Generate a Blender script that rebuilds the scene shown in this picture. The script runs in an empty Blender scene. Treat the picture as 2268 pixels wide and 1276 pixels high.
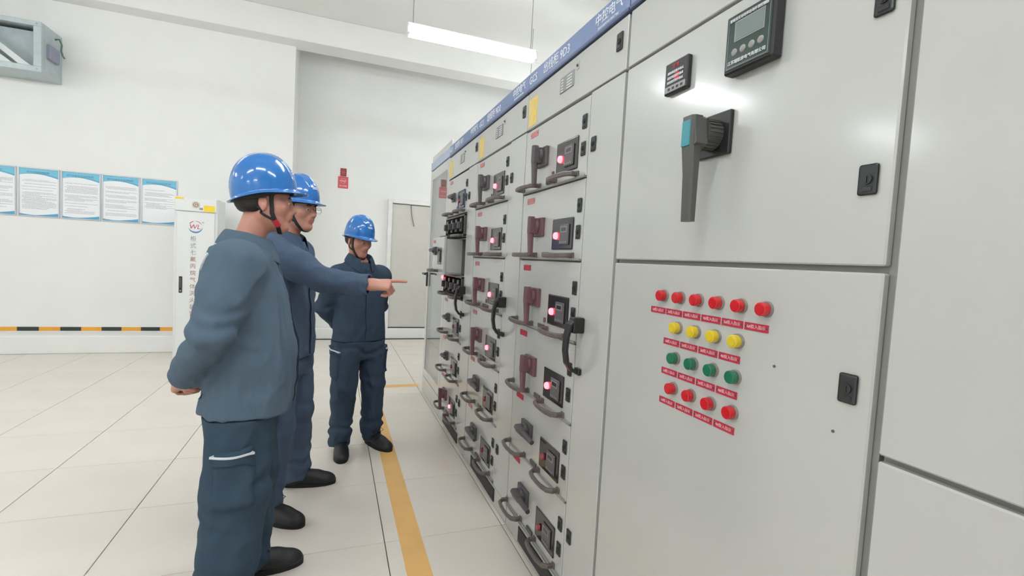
import bpy, bmesh, math, random
import numpy as np
from mathutils import Vector, Matrix, noise
from mathutils.bvhtree import BVHTree
random.seed(7)
PI = math.pi
C = bpy.context.scene.collection
scene = bpy.context.scene

# ------------------------------------------------------------------ camera
def cam_axes(yaw, pit, rol):
    f = np.array([math.sin(yaw)*math.cos(pit), math.cos(yaw)*math.cos(pit), math.sin(pit)])
    r = np.cross(f, [0, 0, 1]); r /= np.linalg.norm(r); u = np.cross(r, f)
    return r*math.cos(rol)+u*math.sin(rol), -r*math.sin(rol)+u*math.cos(rol), f
r_, u_, f_ = cam_axes(0.357349, -0.055588, 0.054736)
cd = bpy.data.cameras.new('camera'); cam = bpy.data.objects.new('camera', cd); C.objects.link(cam)
m = Matrix.Identity(4)
for i in range(3):
    m[i][0] = r_[i]; m[i][1] = u_[i]; m[i][2] = -f_[i]
m[2][3] = 1.35
cam.matrix_world = m
cd.sensor_width = 36; cd.lens = 1059.321/2268*36; cd.clip_start = .05; cd.clip_end = 60
scene.camera = cam
# ------------------------------------------------------------------ world, exposure
w = bpy.data.worlds.new('world'); scene.world = w; w.use_nodes = True
w.node_tree.nodes['Background'].inputs[0].default_value = (.8, .85, .9, 1)
w.node_tree.nodes['Background'].inputs[1].default_value = .3
scene.view_settings.view_transform = 'Standard'; scene.view_settings.look = 'None'
scene.view_settings.gamma = 1; scene.view_settings.use_curve_mapping = False
scene.view_settings.exposure = 0.0
LAMP_POWER = 37.0

# ------------------------------------------------------------------ materials
def lin(c):
    return tuple(((v/255)/12.92 if v/255 <= .04045 else ((v/255+.055)/1.055)**2.4) for v in c)
MATS = {}
def mat(name, rgb, rough=.5, metal=0, var=.06, vscale=8, bump=0, bscale=200, bdist=.002, emit=None, estr=0, coat=0, spec=.5, stretch=None, crough=.06):
    if name in MATS: return MATS[name]
    mt = bpy.data.materials.new(name); mt.use_nodes = True; nt = mt.node_tree; b = nt.nodes['Principled BSDF']
    c = lin(rgb)
    tc = nt.nodes.new('ShaderNodeTexCoord')
    mp = nt.nodes.new('ShaderNodeMapping'); nt.links.new(tc.outputs['Object'], mp.inputs[0])
    if stretch: mp.inputs['Scale'].default_value = stretch
    nz = nt.nodes.new('ShaderNodeTexNoise'); nz.inputs['Scale'].default_value = vscale; nz.inputs['Detail'].default_value = 4
    nt.links.new(mp.outputs[0], nz.inputs['Vector'])
    rp = nt.nodes.new('ShaderNodeValToRGB')
    rp.color_ramp.elements[0].position = .3; rp.color_ramp.elements[1].position = .7
    rp.color_ramp.elements[0].color = tuple(max(0, v*(1-var)) for v in c)+(1,)
    rp.color_ramp.elements[1].color = tuple(min(1, v*(1+var)) for v in c)+(1,)
    nt.links.new(nz.outputs[0], rp.inputs[0]); nt.links.new(rp.outputs[0], b.inputs['Base Color'])
    b.inputs['Roughness'].default_value = rough; b.inputs['Metallic'].default_value = metal
    b.inputs['Specular IOR Level'].default_value = spec
    if coat: b.inputs['Coat Weight'].default_value = coat; b.inputs['Coat Roughness'].default_value = crough
    if bump:
        n2 = nt.nodes.new('ShaderNodeTexNoise'); n2.inputs['Scale'].default_value = bscale; n2.inputs['Detail'].default_value = 3
        nt.links.new(mp.outputs[0], n2.inputs['Vector'])
        bp = nt.nodes.new('ShaderNodeBump'); bp.inputs['Strength'].default_value = bump; bp.inputs['Distance'].default_value = bdist
        nt.links.new(n2.outputs[0], bp.inputs['Height']); nt.links.new(bp.outputs[0], b.inputs['Normal'])
    if emit:
        b.inputs['Emission Color'].default_value = lin(emit)+(1,) if max(emit) > 1.001 else tuple(emit)+(1,)
        b.inputs['Emission Strength'].default_value = estr
    MATS[name] = mt
    return mt
M_wall = mat('white_wall_paint', (238, 238, 235), .7, var=.015, vscale=3, bump=.15, bscale=60)
M_ceil = mat('ceiling_paint', (236, 236, 232), .8, var=.015, vscale=2)
M_tile = mat('floor_tile_white', (226, 218, 207), .32, var=.03, vscale=2.5, bump=.05, bscale=30, spec=.45)
M_joint = mat('tile_joint', (96, 90, 84), .8)
M_yline = mat('yellow_floor_paint', (232, 184, 112), .45, var=.06, vscale=6)
M_cab = mat('grey_powder_coat', (192, 193, 189), .30, var=.012, vscale=5, bump=.06, bscale=420, spec=.5, coat=.9, crough=.14)
M_cabf = mat('cabinet_frame_grey', (150, 150, 145), .5, var=.03)
M_blueb = mat('blue_name_band', (122, 140, 180), .4, var=.04)
M_blue2 = mat('blue_band_lip', (84, 96, 128), .4)
M_black = mat('black_plastic', (34, 34, 36), .38, var=.1)
M_dark = mat('dark_grey_plastic', (84, 80, 82), .4, var=.08)
M_mar = mat('dark_maroon_plastic', (108, 78, 84), .42, var=.08)
M_hand = mat('handle_brown_black', (100, 91, 88), .42, var=.1)
M_lockm = mat('lock_dark_metal', (66, 68, 68), .35, .6, var=.1)
M_steel = mat('brushed_steel', (170, 170, 168), .35, .9)
M_txtw = mat('white_lettering', (235, 238, 242), .6, var=0)
M_txtd = mat('dark_lettering', (70, 70, 72), .6, var=0)
M_redp = mat('red_label_plate', (186, 40, 66), .5, var=.08)
M_pinkp = mat('faded_red_label', (205, 130, 132), .5, var=.08)
M_yel = mat('yellow_label', (232, 206, 128), .6, var=.06, vscale=30)
M_yel2 = mat('bright_yellow_label', (246, 214, 60), .6, var=.04)
M_plate = mat('grey_nameplate', (148, 148, 146), .4, .3, var=.05)

# ------------------------------------------------------------------ mesh helpers
class MB:
    def __init__(s): s.bm = bmesh.new(); s.mi = 0
    def _fin(s, vs, M=None):
        if M is not None: bmesh.ops.transform(s.bm, matrix=M, verts=vs)
        for f in {f for v in vs for f in v.link_faces}: f.material_index = s.mi
    def box(s, x0, x1, y0, y1, z0, z1, bev=0, seg=1, M=None):
        g = bmesh.ops.create_cube(s.bm, size=1)['verts']
        for v in g:
            v.co = Vector(((x0+x1)/2+v.co.x*(x1-x0), (y0+y1)/2+v.co.y*(y1-y0), (z0+z1)/2+v.co.z*(z1-z0)))
        if bev:
            es = list({e for v in g for e in v.link_edges})
            r = bmesh.ops.bevel(s.bm, geom=es, offset=bev, segments=seg, profile=.5, affect='EDGES')
            g = list({v for v in r['verts']} | {v for v in g if v.is_valid})
        s._fin(g, M); return s
    def cyl(s, p0, p1, r0, r1=None, n=20, bev=0):
        if r1 is None: r1 = r0
        p0 = Vector(p0); p1 = Vector(p1); d = p1-p0
        g = bmesh.ops.create_cone(s.bm, cap_ends=True, segments=n, radius1=r0, radius2=r1, depth=d.length)['verts']
        if bev:
            es = [e for e in {e for v in g for e in v.link_edges} if len(e.link_faces) == 2 and any(len(f.verts) > 4 for f in e.link_faces)]
            r = bmesh.ops.bevel(s.bm, geom=es, offset=bev, segments=2, profile=.5, affect='EDGES')
            g = list(set(r['verts']) | {v for v in g if v.is_valid})
        q = d.to_track_quat('Z', 'Y').to_matrix().to_4x4()
        s._fin(g, Matrix.Translation((p0+p1)/2) @ q); return s
    def ball(s, c, r, n=16, sc=(1, 1, 1)):
        g = bmesh.ops.create_uvsphere(s.bm, u_segments=n, v_segments=max(6, n//2), radius=r)['verts']
        s._fin(g, Matrix.Translation(Vector(c)) @ Matrix.Diagonal((*sc, 1))); return s
    def sweep(s, pts, w, h, up=(0, 0, 1), rnd=.3, closed=False, n=None):
        """rectangular (w across, h along up) bar swept along pts with mitred joints"""
        P = [Vector(p) for p in pts]; up = Vector(up).normalized(); rings = []
        for i, p in enumerate(P):
            a = P[i-1] if i > 0 else (P[-1] if closed else p); b = P[i+1] if i < len(P)-1 else (P[0] if closed else p)
            t = (b-a).normalized(); sd = t.cross(up)
            sd = sd.normalized() if sd.length > 1e-6 else Vector((1, 0, 0))
            uu = sd.cross(t).normalized()
            k = 1.0
            if 0 < i < len(P)-1 or closed:
                t1 = (p-a).normalized(); c = max(.35, t1.dot(t)); k = 1/c
            W = w[i] if isinstance(w, (list, tuple)) else w; H = h[i] if isinstance(h, (list, tuple)) else h
            ring = []
            cc = min(W, H)*rnd
            for (sx, sy) in ((-1, -1), (1, -1), (1, 1), (-1, 1)):
                pa = (sx*(W/2-cc), sy*H/2); pb = (sx*W/2, sy*(H/2-cc))
                pr = (pa, pb) if sx*sy > 0 else (pb, pa)
                if (sx, sy) in ((-1, -1),): pr = (pb, pa)
                if (sx, sy) == (1, -1): pr = (pa, pb)
                if (sx, sy) == (1, 1): pr = (pb, pa)
                if (sx, sy) == (-1, 1): pr = (pa, pb)
                for q in pr: ring.append(s.bm.verts.new(p+sd*q[0]*k+uu*q[1]))
            rings.append(ring)
        fs = []
        m_ = len(rings[0]); R = len(rings)
        for i in range(R if closed else R-1):
            A = rings[i]; B = rings[(i+1) % R]
            for j in range(m_): fs.append(s.bm.faces.new((A[j], A[(j+1) % m_], B[(j+1) % m_], B[j])))
        if not closed:
            fs.append(s.bm.faces.new(rings[0][::-1])); fs.append(s.bm.faces.new(rings[-1]))
        for f in fs: f.material_index = s.mi
        bmesh.ops.recalc_face_normals(s.bm, faces=fs)
        return s
    def tube(s, pts, r, n=8):
        P = [Vector(p) for p in pts]; rings = []; ref = Vector((.13, .31, .94)).normalized()
        for i, p in enumerate(P):
            t = (P[min(i+1, len(P)-1)]-P[max(i-1, 0)]).normalized()
            a = t.cross(ref)
            if a.length < .05: a = t.cross(Vector((1, 0, 0)))
            a.normalize(); b = t.cross(a)
            R = r[i] if isinstance(r, (list, tuple)) else r
            rings.append([s.bm.verts.new(p+(a*math.cos(2*PI*j/n)+b*math.sin(2*PI*j/n))*R) for j in range(n)])
        fs = []
        for A, B in zip(rings, rings[1:]):
            for j in range(n): fs.append(s.bm.faces.new((A[j], A[(j+1) % n], B[(j+1) % n], B[j])))
        fs.append(s.bm.faces.new(rings[0][::-1])); fs.append(s.bm.faces.new(rings[-1]))
        for f in fs: f.material_index = s.mi
        bmesh.ops.recalc_face_normals(s.bm, faces=fs); return s
    def prism(s, pts2, d0, d1, axis='x'):
        """polygon pts2 extruded along axis between d0 and d1; for axis x the points are (y,z), y: (x,z), z: (x,y)"""
        def P(a, b, d):
            return {'x': (d, a, b), 'y': (a, d, b), 'z': (a, b, d)}[axis]
        A = [s.bm.verts.new(P(a, b, d0)) for a, b in pts2]; B = [s.bm.verts.new(P(a, b, d1)) for a, b in pts2]
        fs = [s.bm.faces.new(A), s.bm.faces.new(B[::-1])]
        n = len(A)
        for j in range(n): fs.append(s.bm.faces.new((A[j], B[j], B[(j+1) % n], A[(j+1) % n])))
        for f in fs: f.material_index = s.mi
        bmesh.ops.recalc_face_normals(s.bm, faces=fs); return s
    def mesh(s, name, mats, smooth=False, angle=None):
        me = bpy.data.meshes.new(name); s.bm.to_mesh(me); s.bm.free()
        for mm in (mats if isinstance(mats, (list, tuple)) else [mats]): me.materials.append(mm)
        if smooth:
            me.shade_smooth()
            if angle: me.set_sharp_from_angle(angle=math.radians(angle))
        return me
def link(name, me, parent=None, loc=None, rot=None):
    o = bpy.data.objects.new(name, me); C.objects.link(o)
    if parent is not None: o.parent = parent
    if loc is not None: o.location = loc
    if rot is not None: o.rotation_euler = rot
    return o
def build(name, mb, mats, parent=None, loc=None, smooth=False, angle=None):
    return link(name, mb.mesh(name, mats, smooth, angle), parent, loc)
def thing(name, label, cat, loc=(0, 0, 0), rotz=0, group=None):
    o = bpy.data.objects.new(name, None); C.objects.link(o); o.location = loc; o.rotation_euler = (0, 0, rotz)
    o.empty_display_size = .1
    o['label'] = label; o['category'] = cat
    if group: o['group'] = group
    return o
def tag(o, label, cat, group=None):
    o['label'] = label; o['category'] = cat
    if group: o['group'] = group
    return o
def struct(o): o['kind'] = 'structure'; return o
def sbox(name, x0, x1, y0, y1, z0, z1, m_, parent=None, bev=0):
    o = build(name, MB().box(x0, x1, y0, y1, z0, z1, bev), m_, parent)
    if parent is None: struct(o)
    return o
TXT = {}
def text_mesh(txt, size, mt, depth=.0006, bold=0):
    key = (txt, size, mt.name, depth, bold)
    if key in TXT: return TXT[key]
    cu = bpy.data.curves.new('lettering', 'FONT'); cu.body = txt; cu.size = size; cu.extrude = depth; cu.offset = bold
    cu.align_x = 'CENTER'; cu.align_y = 'CENTER'; cu.resolution_u = 2
    o = bpy.data.objects.new('tmp', cu); C.objects.link(o)
    bpy.context.view_layer.update()
    me = bpy.data.meshes.new_from_object(o.evaluated_get(bpy.context.evaluated_depsgraph_get()))
    bpy.data.objects.remove(o); me.materials.clear(); me.materials.append(mt)
    TXT[key] = me
    return me
RX = Matrix(((0, 0, -1), (-1, 0, 0), (0, 1, 0)))   # text on a plane facing -X: right = -Y, up = Z
RY = Matrix(((1, 0, 0), (0, 0, -1), (0, 1, 0)))    # text on a plane facing -Y: right = +X, up = Z
def text(txt, size, mt, parent, loc, facing='x', name='lettering', sx=1, **k):
    me = text_mesh(txt, size, mt, **k)
    o = link(name, me, parent)
    o.matrix_local = Matrix.Translation(loc) @ (RX if facing == 'x' else RY).to_4x4() @ Matrix.Diagonal((sx, 1, 1, 1))
    return o

# ------------------------------------------------------------------ room shell
ZC = 4.4
XL, XR, YB, YF = -6.5, 3.6, -4.2, 7.95
floor = struct(build('floor', MB().box(XL-.2, XR+.2, YB-.2, YF+.2, -.2, -.012), M_joint))
TX, TY, TX0, TY0 = .5815, .6155, .263, 2.2265
tme = MB().box(-TX/2+.002, TX/2-.002, -TY/2+.002, TY/2-.002, -.02, 0, .0015).mesh('floor_tile', M_tile)
rest = MB()
for i in range(-12, 7):
    for j in range(-11, 10):
        x = TX0+(i+.5)*TX; y = TY0+(j+.5)*TY
        if x < XL or x > XR+.2 or y < YB or y > YF-.1: continue
        seen = -1.5 < x+3.1 and x < 1.3 and y > 1.6 and x > -.62*y-.6
        if seen: link('floor_tile', tme, floor, (x, y, 0))
        else: rest.box(x-TX/2+.002, x+TX/2-.002, y-TY/2+.002, y+TY/2-.002, -.02, 0)
rs = build('floor_tiles_beyond', rest, M_tile, floor); rs['kind'] = 'stuff'
sbox('wall_back', XL, -.573, 7.2, 8.15, 0, ZC, M_wall)
sbox('wall_alcove', -.573, XR+.2, YF, 8.15, 0, ZC, M_wall)
sbox('wall_left', XL-.2, XL, YB-.2, 8.15, 0, ZC, M_wall)
sbox('wall_right', XR, XR+.2, YB-.2, YF, 0, ZC, M_wall)
sbox('wall_front', XL, XR, YB-.2, YB, 0, ZC, M_wall)
sbox('ceiling', XL-.2, XR+.2, YB-.2, 8.15, ZC, ZC+.15, M_ceil)
for k, (y0, y1) in enumerate(((6.95, 7.3), (4.35, 4.78), (1.75, 2.15), (-.9, -.5))):
    z0 = 4.05
    if k == 1: y0 = 4.45
    o = sbox('ceiling_beam', XL, XR, y0, y1 if k else 7.3, z0, ZC, M_ceil, bev=.006)
sbox('baseboard_back', XL, -.45, 6.92, 7.2, 0, .205, M_wall, bev=.008)
sbox('baseboard_alcove', -.45, XR, 7.82, YF, 0, .165, M_wall, bev=.008)
# hazard tape on the wall just above the ledge
tp = MB(); x = -1.75; k = 0
while x > -6.3:
    tp.mi = k % 2; x2 = x-(.1 if k == 0 else .2)
    tp.box(x2, x, 7.196, 7.2, .225, .272); x = x2; k += 1
M_tapeb = mat('tape_black', (52, 56, 54), .6); M_tapey = mat('tape_orange', (238, 168, 62), .6)
tag(build('hazard_tape', tp, [M_tapeb, M_tapey]), 'yellow and black striped hazard tape along the wall ledge', 'tape')
# yellow painted line on the floor
fl = MB(); fl.box(.33, .435, -3.5, 5.02, 0, .0012); fl.box(.435, .86, 4.92, 5.02, 0, .0012)
o = build('floor_marking', fl, M_yline); struct(o)

# door in the alcove
M_frame = mat('door_frame_white', (232, 232, 228), .4)
M_door = mat('door_leaf_grey', (206, 204, 196), .45, var=.02)
dr = struct(link('door_1', MB().box(.845, 1.70, 7.90, 7.935, .178, 2.165, .003).mesh('door_1', M_door)))
fm = MB(); fm.box(.775, .835, 7.86, 7.95, .165, 2.24, .004); fm.box(1.71, 1.77, 7.86, 7.95, .165, 2.24, .004); fm.box(.8355, 1.7095, 7.862, 7.95, 2.175, 2.24, .004)
fm.box(.8355, .845, 7.90, 7.949, .166, 2.1745); fm.box(1.70, 1.7095, 7.90, 7.949, .166, 2.1745)
build('door_frame', fm, M_frame, dr)
build('door_gap', MB().box(.83, 1.72, 7.885, 7.93, .166, .177), M_black, dr)
cbl = MB().tube([(1.13, 7.895, 2.16), (1.135, 7.885, 2.08), (1.15, 7.88, 1.98), (1.175, 7.88, 1.88), (1.19, 7.885, 1.83)], .005)
build('cable', cbl, M_dark, dr, smooth=True)

# ------------------------------------------------------------------ ceiling light fixtures
M_tubeg = mat('lamp_tube_glow', (255, 255, 255), .4, emit=(.925, .965, 1.0), estr=LAMP_POWER, var=0)
M_fix = mat('lamp_housing_white', (240, 240, 240), .4)
def light(x, y, z=3.33, n=0, label=''):
    t = thing('tube_light', label, 'ceiling light', (x, y, z), 0, 'hanging tube lights')
    h = MB(); h.box(-.61, .61, -.05, .05, .028, .045, .004)
    build('housing', h, M_fix, t)
    g = MB(); n = 20; prof = [(math.copysign(abs(math.cos(2*PI*k/n))**.75, math.cos(2*PI*k/n))*.062, math.copysign(abs(math.sin(2*PI*k/n))**.75, math.sin(2*PI*k/n))*.042-.012) for k in range(n)]
    g.prism(prof, -.585, .585, 'x')
    build('glowing_cover', g, M_tubeg, t, smooth=True, angle=50)
    for s in (-1, 1):
        build('end_cap', MB().box(s*.6-.016, s*.6+.016, -.055, .055, -.05, .030, .010, 2), M_fix, t)
    for s in (-1, 1): build('suspension_rod', MB().cyl((s*.56, 0, .04), (s*.56, 0, ZC-z if True else 1), .004, n=8), M_steel, t)
light(1.14, 4.40, label='glowing tube light hanging over the row of switch cabinets')
light(-2.1, 4.40, label='tube light hanging out of view above the left side of the aisle')
light(-.4, .25, label='unseen tube light added over the aisle to brighten the floor')  # added lamp, lifts the floor and drawer fronts along the aisle
light(-2.1, .1, label='tube light hanging out of view behind the photographer')
light(1.14, 2.25, label='fill tube light added out of view above the 9D3 cabinet')  # extra fill lamp put in to raise the light on the floor
light(-5.2, 2.25, label='fill tube light added out of view over the middle left of the room')  # added for general brightness, kept clear of the near panel's reflection
light(1.14, .1, label='tube light hanging out of view above the nearest cabinet')
light(-5.2, 4.40, label='tube light hanging out of view over the far left of the room')
light(-5.2, .1, label='tube light hanging out of view in the far left rear of the room')
light(-2.1, -3.2, label='tube light hanging out of view at the rear of the room')
light(2.9, 6.0, label='tube light added unseen behind the cabinet row to brighten the alcove')  # made-up lamp, fully hidden by the cabinets, lightens the alcove walls
light(-5.2, -3.2, label='tube light hanging out of view in the rear left corner')

# ------------------------------------------------------------------ wall mounted fan box, upper left
M_galv = mat('galvanised_sheet', (186, 198, 200), .45, .12, var=.06, vscale=14)
M_galv2 = mat('galvanised_bright', (214, 218, 216), .4, .3, var=.06)
vb = thing('ventilation_box', 'grey sheet metal ventilation box high on the wall above the posters', 'ventilation box', (-3.04, 6.78, 3.115))
b = MB(); W = 1.3
b.box(-W, 0, .0605, .36, 0, .02); b.box(-W, 0, .0605, .36, .51, .53); b.box(-W, -W+.02, .0605, .36, .0205, .5095); b.box(-.02, 0, .0605, .36, .0205, .5095)
b.box(-W, 0, .3605, .42, 0, .53)
build('casing', b, M_galv, vb)
b = MB(); b.box(-W-.001, .001, -.001, .059, -.001, .06, .004); b.box(-W-.001, .001, -.001, .059, .48, .531, .004); b.box(-.07, 0, 0, .06, .06, .48, .004); b.box(-W, -W+.07, 0, .06, .06, .48, .004); b.box(-.70, -.64, 0, .06, .06, .48, .004)
build('front_frame', b, M_galv, vb)
b = MB(); b.prism([(-.10, .06), (-.63, .47), (-.63, .42), (-.20, .06)], .03, .05, 'y'); b.prism([(-.25, .06), (-.63, .06), (-.63, .33)], .06, .07, 'y')
build('diagonal_brace', b, M_galv2, vb)
b = MB(); b.box(-.62, -.09, .2, .22, .06, .48); b.box(-W+.07, -.71, .2, .22, .06, .48)
build('back_plate', b, M_galv, vb)
b = MB(); b.box(-.01, .035, .10, .30, .18, .34, .008)
build('terminal_box', b, mat('terminal_box_violet_grey', (150, 152, 172), .5), vb)
b = MB(); b.tube([(0.03, .2, .43), (.07, .2, .44), (.09, .2, .38), (.085, .2, .32), (.1, .2, .26), (.115, .2, .24)], .009)
build('cable', b, mat('green_grey_cable', (88, 116, 110), .5), vb, smooth=True)
b = MB()
for xx in (-.04, -.35, -.67, -1.0, -1.26):
    b.cyl((xx, -.004, .03), (xx, 0.002, .03), .008, n=8); b.cyl((xx, -.004, .505), (xx, .002, .505), .008, n=8)
build('bolts', b, M_steel, vb)
# ------------------------------------------------------------------ switch cabinets
XF = .865            # plane of the door fronts
XB = 1.75
M_met = mat('meter_window_black', (44, 40, 42), .18, var=.1, coat=.3)
M_metin = mat('meter_display_grey', (92, 88, 92), .3, var=.1)
M_ron = mat('red_lamp_lit', (255, 40, 60), .3, emit=(1.0, .072, .088), estr=9, var=0)
M_roff = mat('red_lamp_off', (150, 62, 72), .3, var=.05)
PLAIN = {}
def cached(key, f):
    if key not in PLAIN: PLAIN[key] = f()
    return PLAIN[key]
def me_lock():
    b = MB(); b.box(-.006, 0, -.0165, .0165, -.0265, .0265, .004, 2); b.cyl((-.009, 0, 0), (-.005, 0, 0), .009, n=12)
    b.box(-.0105, -.008, -.0015, .0015, -.006, .006); b.box(-.008, -.005, -.009, .009, -.021, -.012, .001)
    return b.mesh('lock', M_lockm)
def add_lock(par, y, z, s=1):
    o = link('lock', cached('lock', me_lock), par, (XF, y, z)); o.scale = (1, s, s); return o
def me_switch(on, col):
    def f():
        b = MB()
        b.box(-.016, 0, -.056, .056, -.042, .042, .003, 2)
        b.cyl((-.018, 0, .006), (-.030, 0, .006), .031, .028, n=24)
        if on:
            b.box(-.056, -.014, -.017, .017, -.030, .040, .004, 2)
            b.sweep([(-.044, 0, .046), (-.044, 0, -.03), (-.040, 0, -.124)], [.030, .028, .022], [.028, .026, .020], up=(1, 0, 0))
        else:
            b.box(-.050, -.014, -.040, .040, -.012, .022, .004, 2)
            b.sweep([(-.040, .045, .006), (-.040, -.03, .004), (-.038, -.135, -.004)], [.026, .026, .02], [.028, .026, .02], up=(1, 0, 0))
        return b.mesh('rotary_switch', col)
    return f
def me_meter():
    b = MB(); b.mi = 0
    b.box(-.004, 0, -.094, .094, -.063, .063, .0035, 2)
    b.mi = 1; b.box(-.011, -.003, -.066, .012, -.045, .038, .003, 1)
    b.mi = 2
    for k in range(4): b.box(-.0125, -.0105, -.056+.016*k, -.047+.016*k, -.038, -.031)
    b.box(-.012, -.0105, -.055, .0, .005, .030)
    b.mi = 0; b.box(-.0128, -.0115, -.048, -.008, .010, .025)
    return b.mesh('meter_window', [M_met, M_metin, M_plate])
def me_pull():
    b = MB()
    b.sweep([(0, .095, 0), (-.028, .096, 0), (-.046, .080, -.001), (-.053, .045, -.002), (-.055, 0, -.002), (-.053, -.045, -.002), (-.046, -.080, -.001), (-.028, -.096, 0), (0, -.095, 0)],
            [.016, .016, .015, .013, .012, .013, .015, .016, .016], .020, up=(0, 0, 1))
    b.box(-.006, 0, -.108, -.084, -.012, .012, .002); b.box(-.006, 0, .084, .108, -.012, .012, .002)
    return b.mesh('pull_handle', M_hand)
def me_label(mt):
    def f():
        b = MB(); b.mi = 0; b.box(-.002, 0, -.044, .044, -.0135, .0135, .001)
        b.mi = 1; b.cyl((-.0026, .038, 0), (-.0015, .038, 0), .003, n=8); b.cyl((-.0026, -.038, 0), (-.0015, -.038, 0), .003, n=8)
        return b.mesh('label_plate', [mt, M_txtd])
    return f
def me_bigh():
    b = MB()
    b.box(-.045, 0, -.021, .021, .135, .192, .004, 1)
    b.sweep([(-.030, 0, .185), (-.052, 0, .165), (-.062, 0, .120), (-.064, 0, .070), (-.056, 0, .025), (-.036, 0, -.002), (-.010, 0, -.012), (0, 0, -.012)], [.034, .034, .032, .030, .030, .030, .028, .028], [.020, .020, .018, .016, .015, .015, .013, .012], up=(1, 0, .3))
    b.box(-.014, 0, -.018, .018, -.022, .003, .003)
    return b.mesh('door_pull', M_black)
def me_slot():
    b = MB(); b.mi = 0; b.box(-.008, 0, -.032, .032, -.009, .009, .002); b.mi = 1
    for k in range(3): b.box(-.0088, -.0075, -.025+.018*k, -.013+.018*k, -.005, .005)
    return b.mesh('slot_block', [M_dark, M_metin])
ZB = [1.684, 1.371, 1.056, .742, .435, .125]     # bottoms of the drawers in every column
ZT = [1.983, 1.678, 1.364, 1.050, .736, .429]
def drawer(par, y0, k, on, lab, dx=0, lit=None, small=False):
    zb, zt = ZB[k], ZT[k]
    y1 = y0+.85
    b = MB(); b.box(XF, XF+.018, y0+.228, y1, zb, zt-.004, .002)
    d = build('drawer_door', b, M_cab, par)
    r = MB(); r.box(XF-.008, XF+.012, y0+.23, y1-.002, zb-.006, zb+.004, .002)
    build('rail', r, M_cabf, d)
    sw_on = on and not small
    col = M_mar if (on and k > 0) else M_dark
    s = link('rotary_switch', cached(('sw', on, col.name), me_switch(on, col)), d, (XF, y0+.630, zb+.138))
    if small: s.scale = (1, .6, .8)
    link('meter_window', cached('meter', me_meter), d, (XF, y0+.392, zb+.101))
    lp = cached(('lamp', lit), lambda: MB().cyl((-.006, 0, 0), (-.018, 0, 0), .0155, .013, n=20, bev=.002).mesh('indicator_lamp', M_ron if lit else M_roff, True, 50))
    link('indicator_lamp', lp, d, (XF, y0+.436, zb+.094))
    for yy in (.390+y0-.0, .750+y0): pass
    link('pull_handle', cached('pull', me_pull), d, (XF, y0+.390, zb+.014)); link('pull_handle', cached('pull', me_pull), d, (XF, y0+.750, zb+.014))
    if not small: link('slot_block', cached('slot', me_slot), d, (XF, y0+.545, zb+.018))
    link('label_plate', cached(('lab', lab.name), me_label(lab)), d, (XF, y0+.751, zb+.268))
    text('%d' % (k+1), .014, M_txtw, d, (XF-.0022, y0+.751, zb+.268), name='lettering') if False else None
    add_lock(d, y0+.258, zb+.205); add_lock(d, y0+.258, zb+.104)
    if lit is not None and k in (0, 2): 
        link('push_button', cached('pb', lambda: MB().box(-.006, 0, -.008, .008, -.011, .011, .002).mesh('push_button', M_mar)), d, (XF, y0+.515, zb+.048))
    return d
def frame_box(par, y0, y1, ztop=2.165):
    b = MB(); b.box(XF+.018, XF+.03, y0+.004, y1-.004, .0, ztop); b.box(XF+.03, XB, y0+.003, y1-.003, .0, 2.25, .004)
    return build('carcass', b, M_cabf, par)
def band(par, y0, y1, texts):
    b = MB(); b.mi = 0; b.box(XF-.004, XF+.02, y0+.002, y1-.002, 2.185, 2.262, .002); b.mi = 1; b.box(XF-.008, XF+.012, y0+.002, y1-.002, 2.172, 2.186, .002)
    o = build('name_band', b, [M_blueb, M_blue2], par)
    for tx, sz, yy, zz in texts: text(tx, sz, M_txtw, o, (XF-.0045, yy, zz))
    return o
def header(par, y0, y1, lock=True, plate=True, yel=True):
    b = MB(); b.box(XF, XF+.018, y0+.004, y1-.003, 1.992, 2.168, .002)
    h = build('header_door', b, M_cab, par)
    if lock: add_lock(h, y0+.047, 2.096, 1.1)
    if plate:
        p = MB(); p.mi = 0; p.box(-.003, 0, -.062, .062, -.032, .032, .002); p.mi = 1
        for r in range(5):
            for c in range(2):
                w_ = .02+.012*((r*3+c*5) % 3)
                yy = .05-c*.052; p.box(-.0036, -.0025, yy-w_, yy, .022-.0115*r-.004, .022-.0115*r)
        build('nameplate', p, [M_plate, M_txtw], h, (XF, y0+.435, 2.09))
        q = MB(); q.mi = 0; q.box(-.002, 0, -.012, .012, -.014, .014); q.mi = 1; q.ball((-.003, 0, 0), .006, 8)
        build('sticker', q, [M_cab, M_metin], h, (XF, y0+.345, 2.125))
    if yel:
        p = MB(); p.mi = 0; p.box(-.001, 0, -.052, .052, -.066, .066); p.mi = 1
        for r in range(4): p.box(-.0014, -.0008, -.032-.008+.02*(r % 2), -.022+.008, .045-.026*r-.016, .045-.026*r)
        build('yellow_sticker', p, [M_yel, M_yel2], h, (XF, y0+.79, 2.068))
    return h
def side_door(par, y0, z0=.105):
    b = MB(); b.box(XF, XF+.018, y0+.006, y0+.222, z0, 1.985, .002)
    s = build('side_door', b, M_cab, par)
    add_lock(s, y0+.182, 1.79); add_lock(s, y0+.182, .322)
    link('door_pull', cached('bigh', me_bigh), s, (XF, y0+.185, .965))
    return s
def base(par, y0, y1, gr=True):
    b = MB(); b.box(XF, XF+.018, y0+.006, y1-.004, .004, .102, .002)
    p = build('base_panel', b, M_cab, par)
    if gr:
        g = MB(); g.mi = 0; g.box(-.003, 0, -.24, .24, -.036, .036); g.mi = 1
        for k in range(9): g.box(-.0065, -.002, -.235, .235, -.033+.0077*k, -.030+.0077*k)
        build('vent_grille', g, [M_black, M_dark], p, (XF, y0+.435, .056))
    return p
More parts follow.
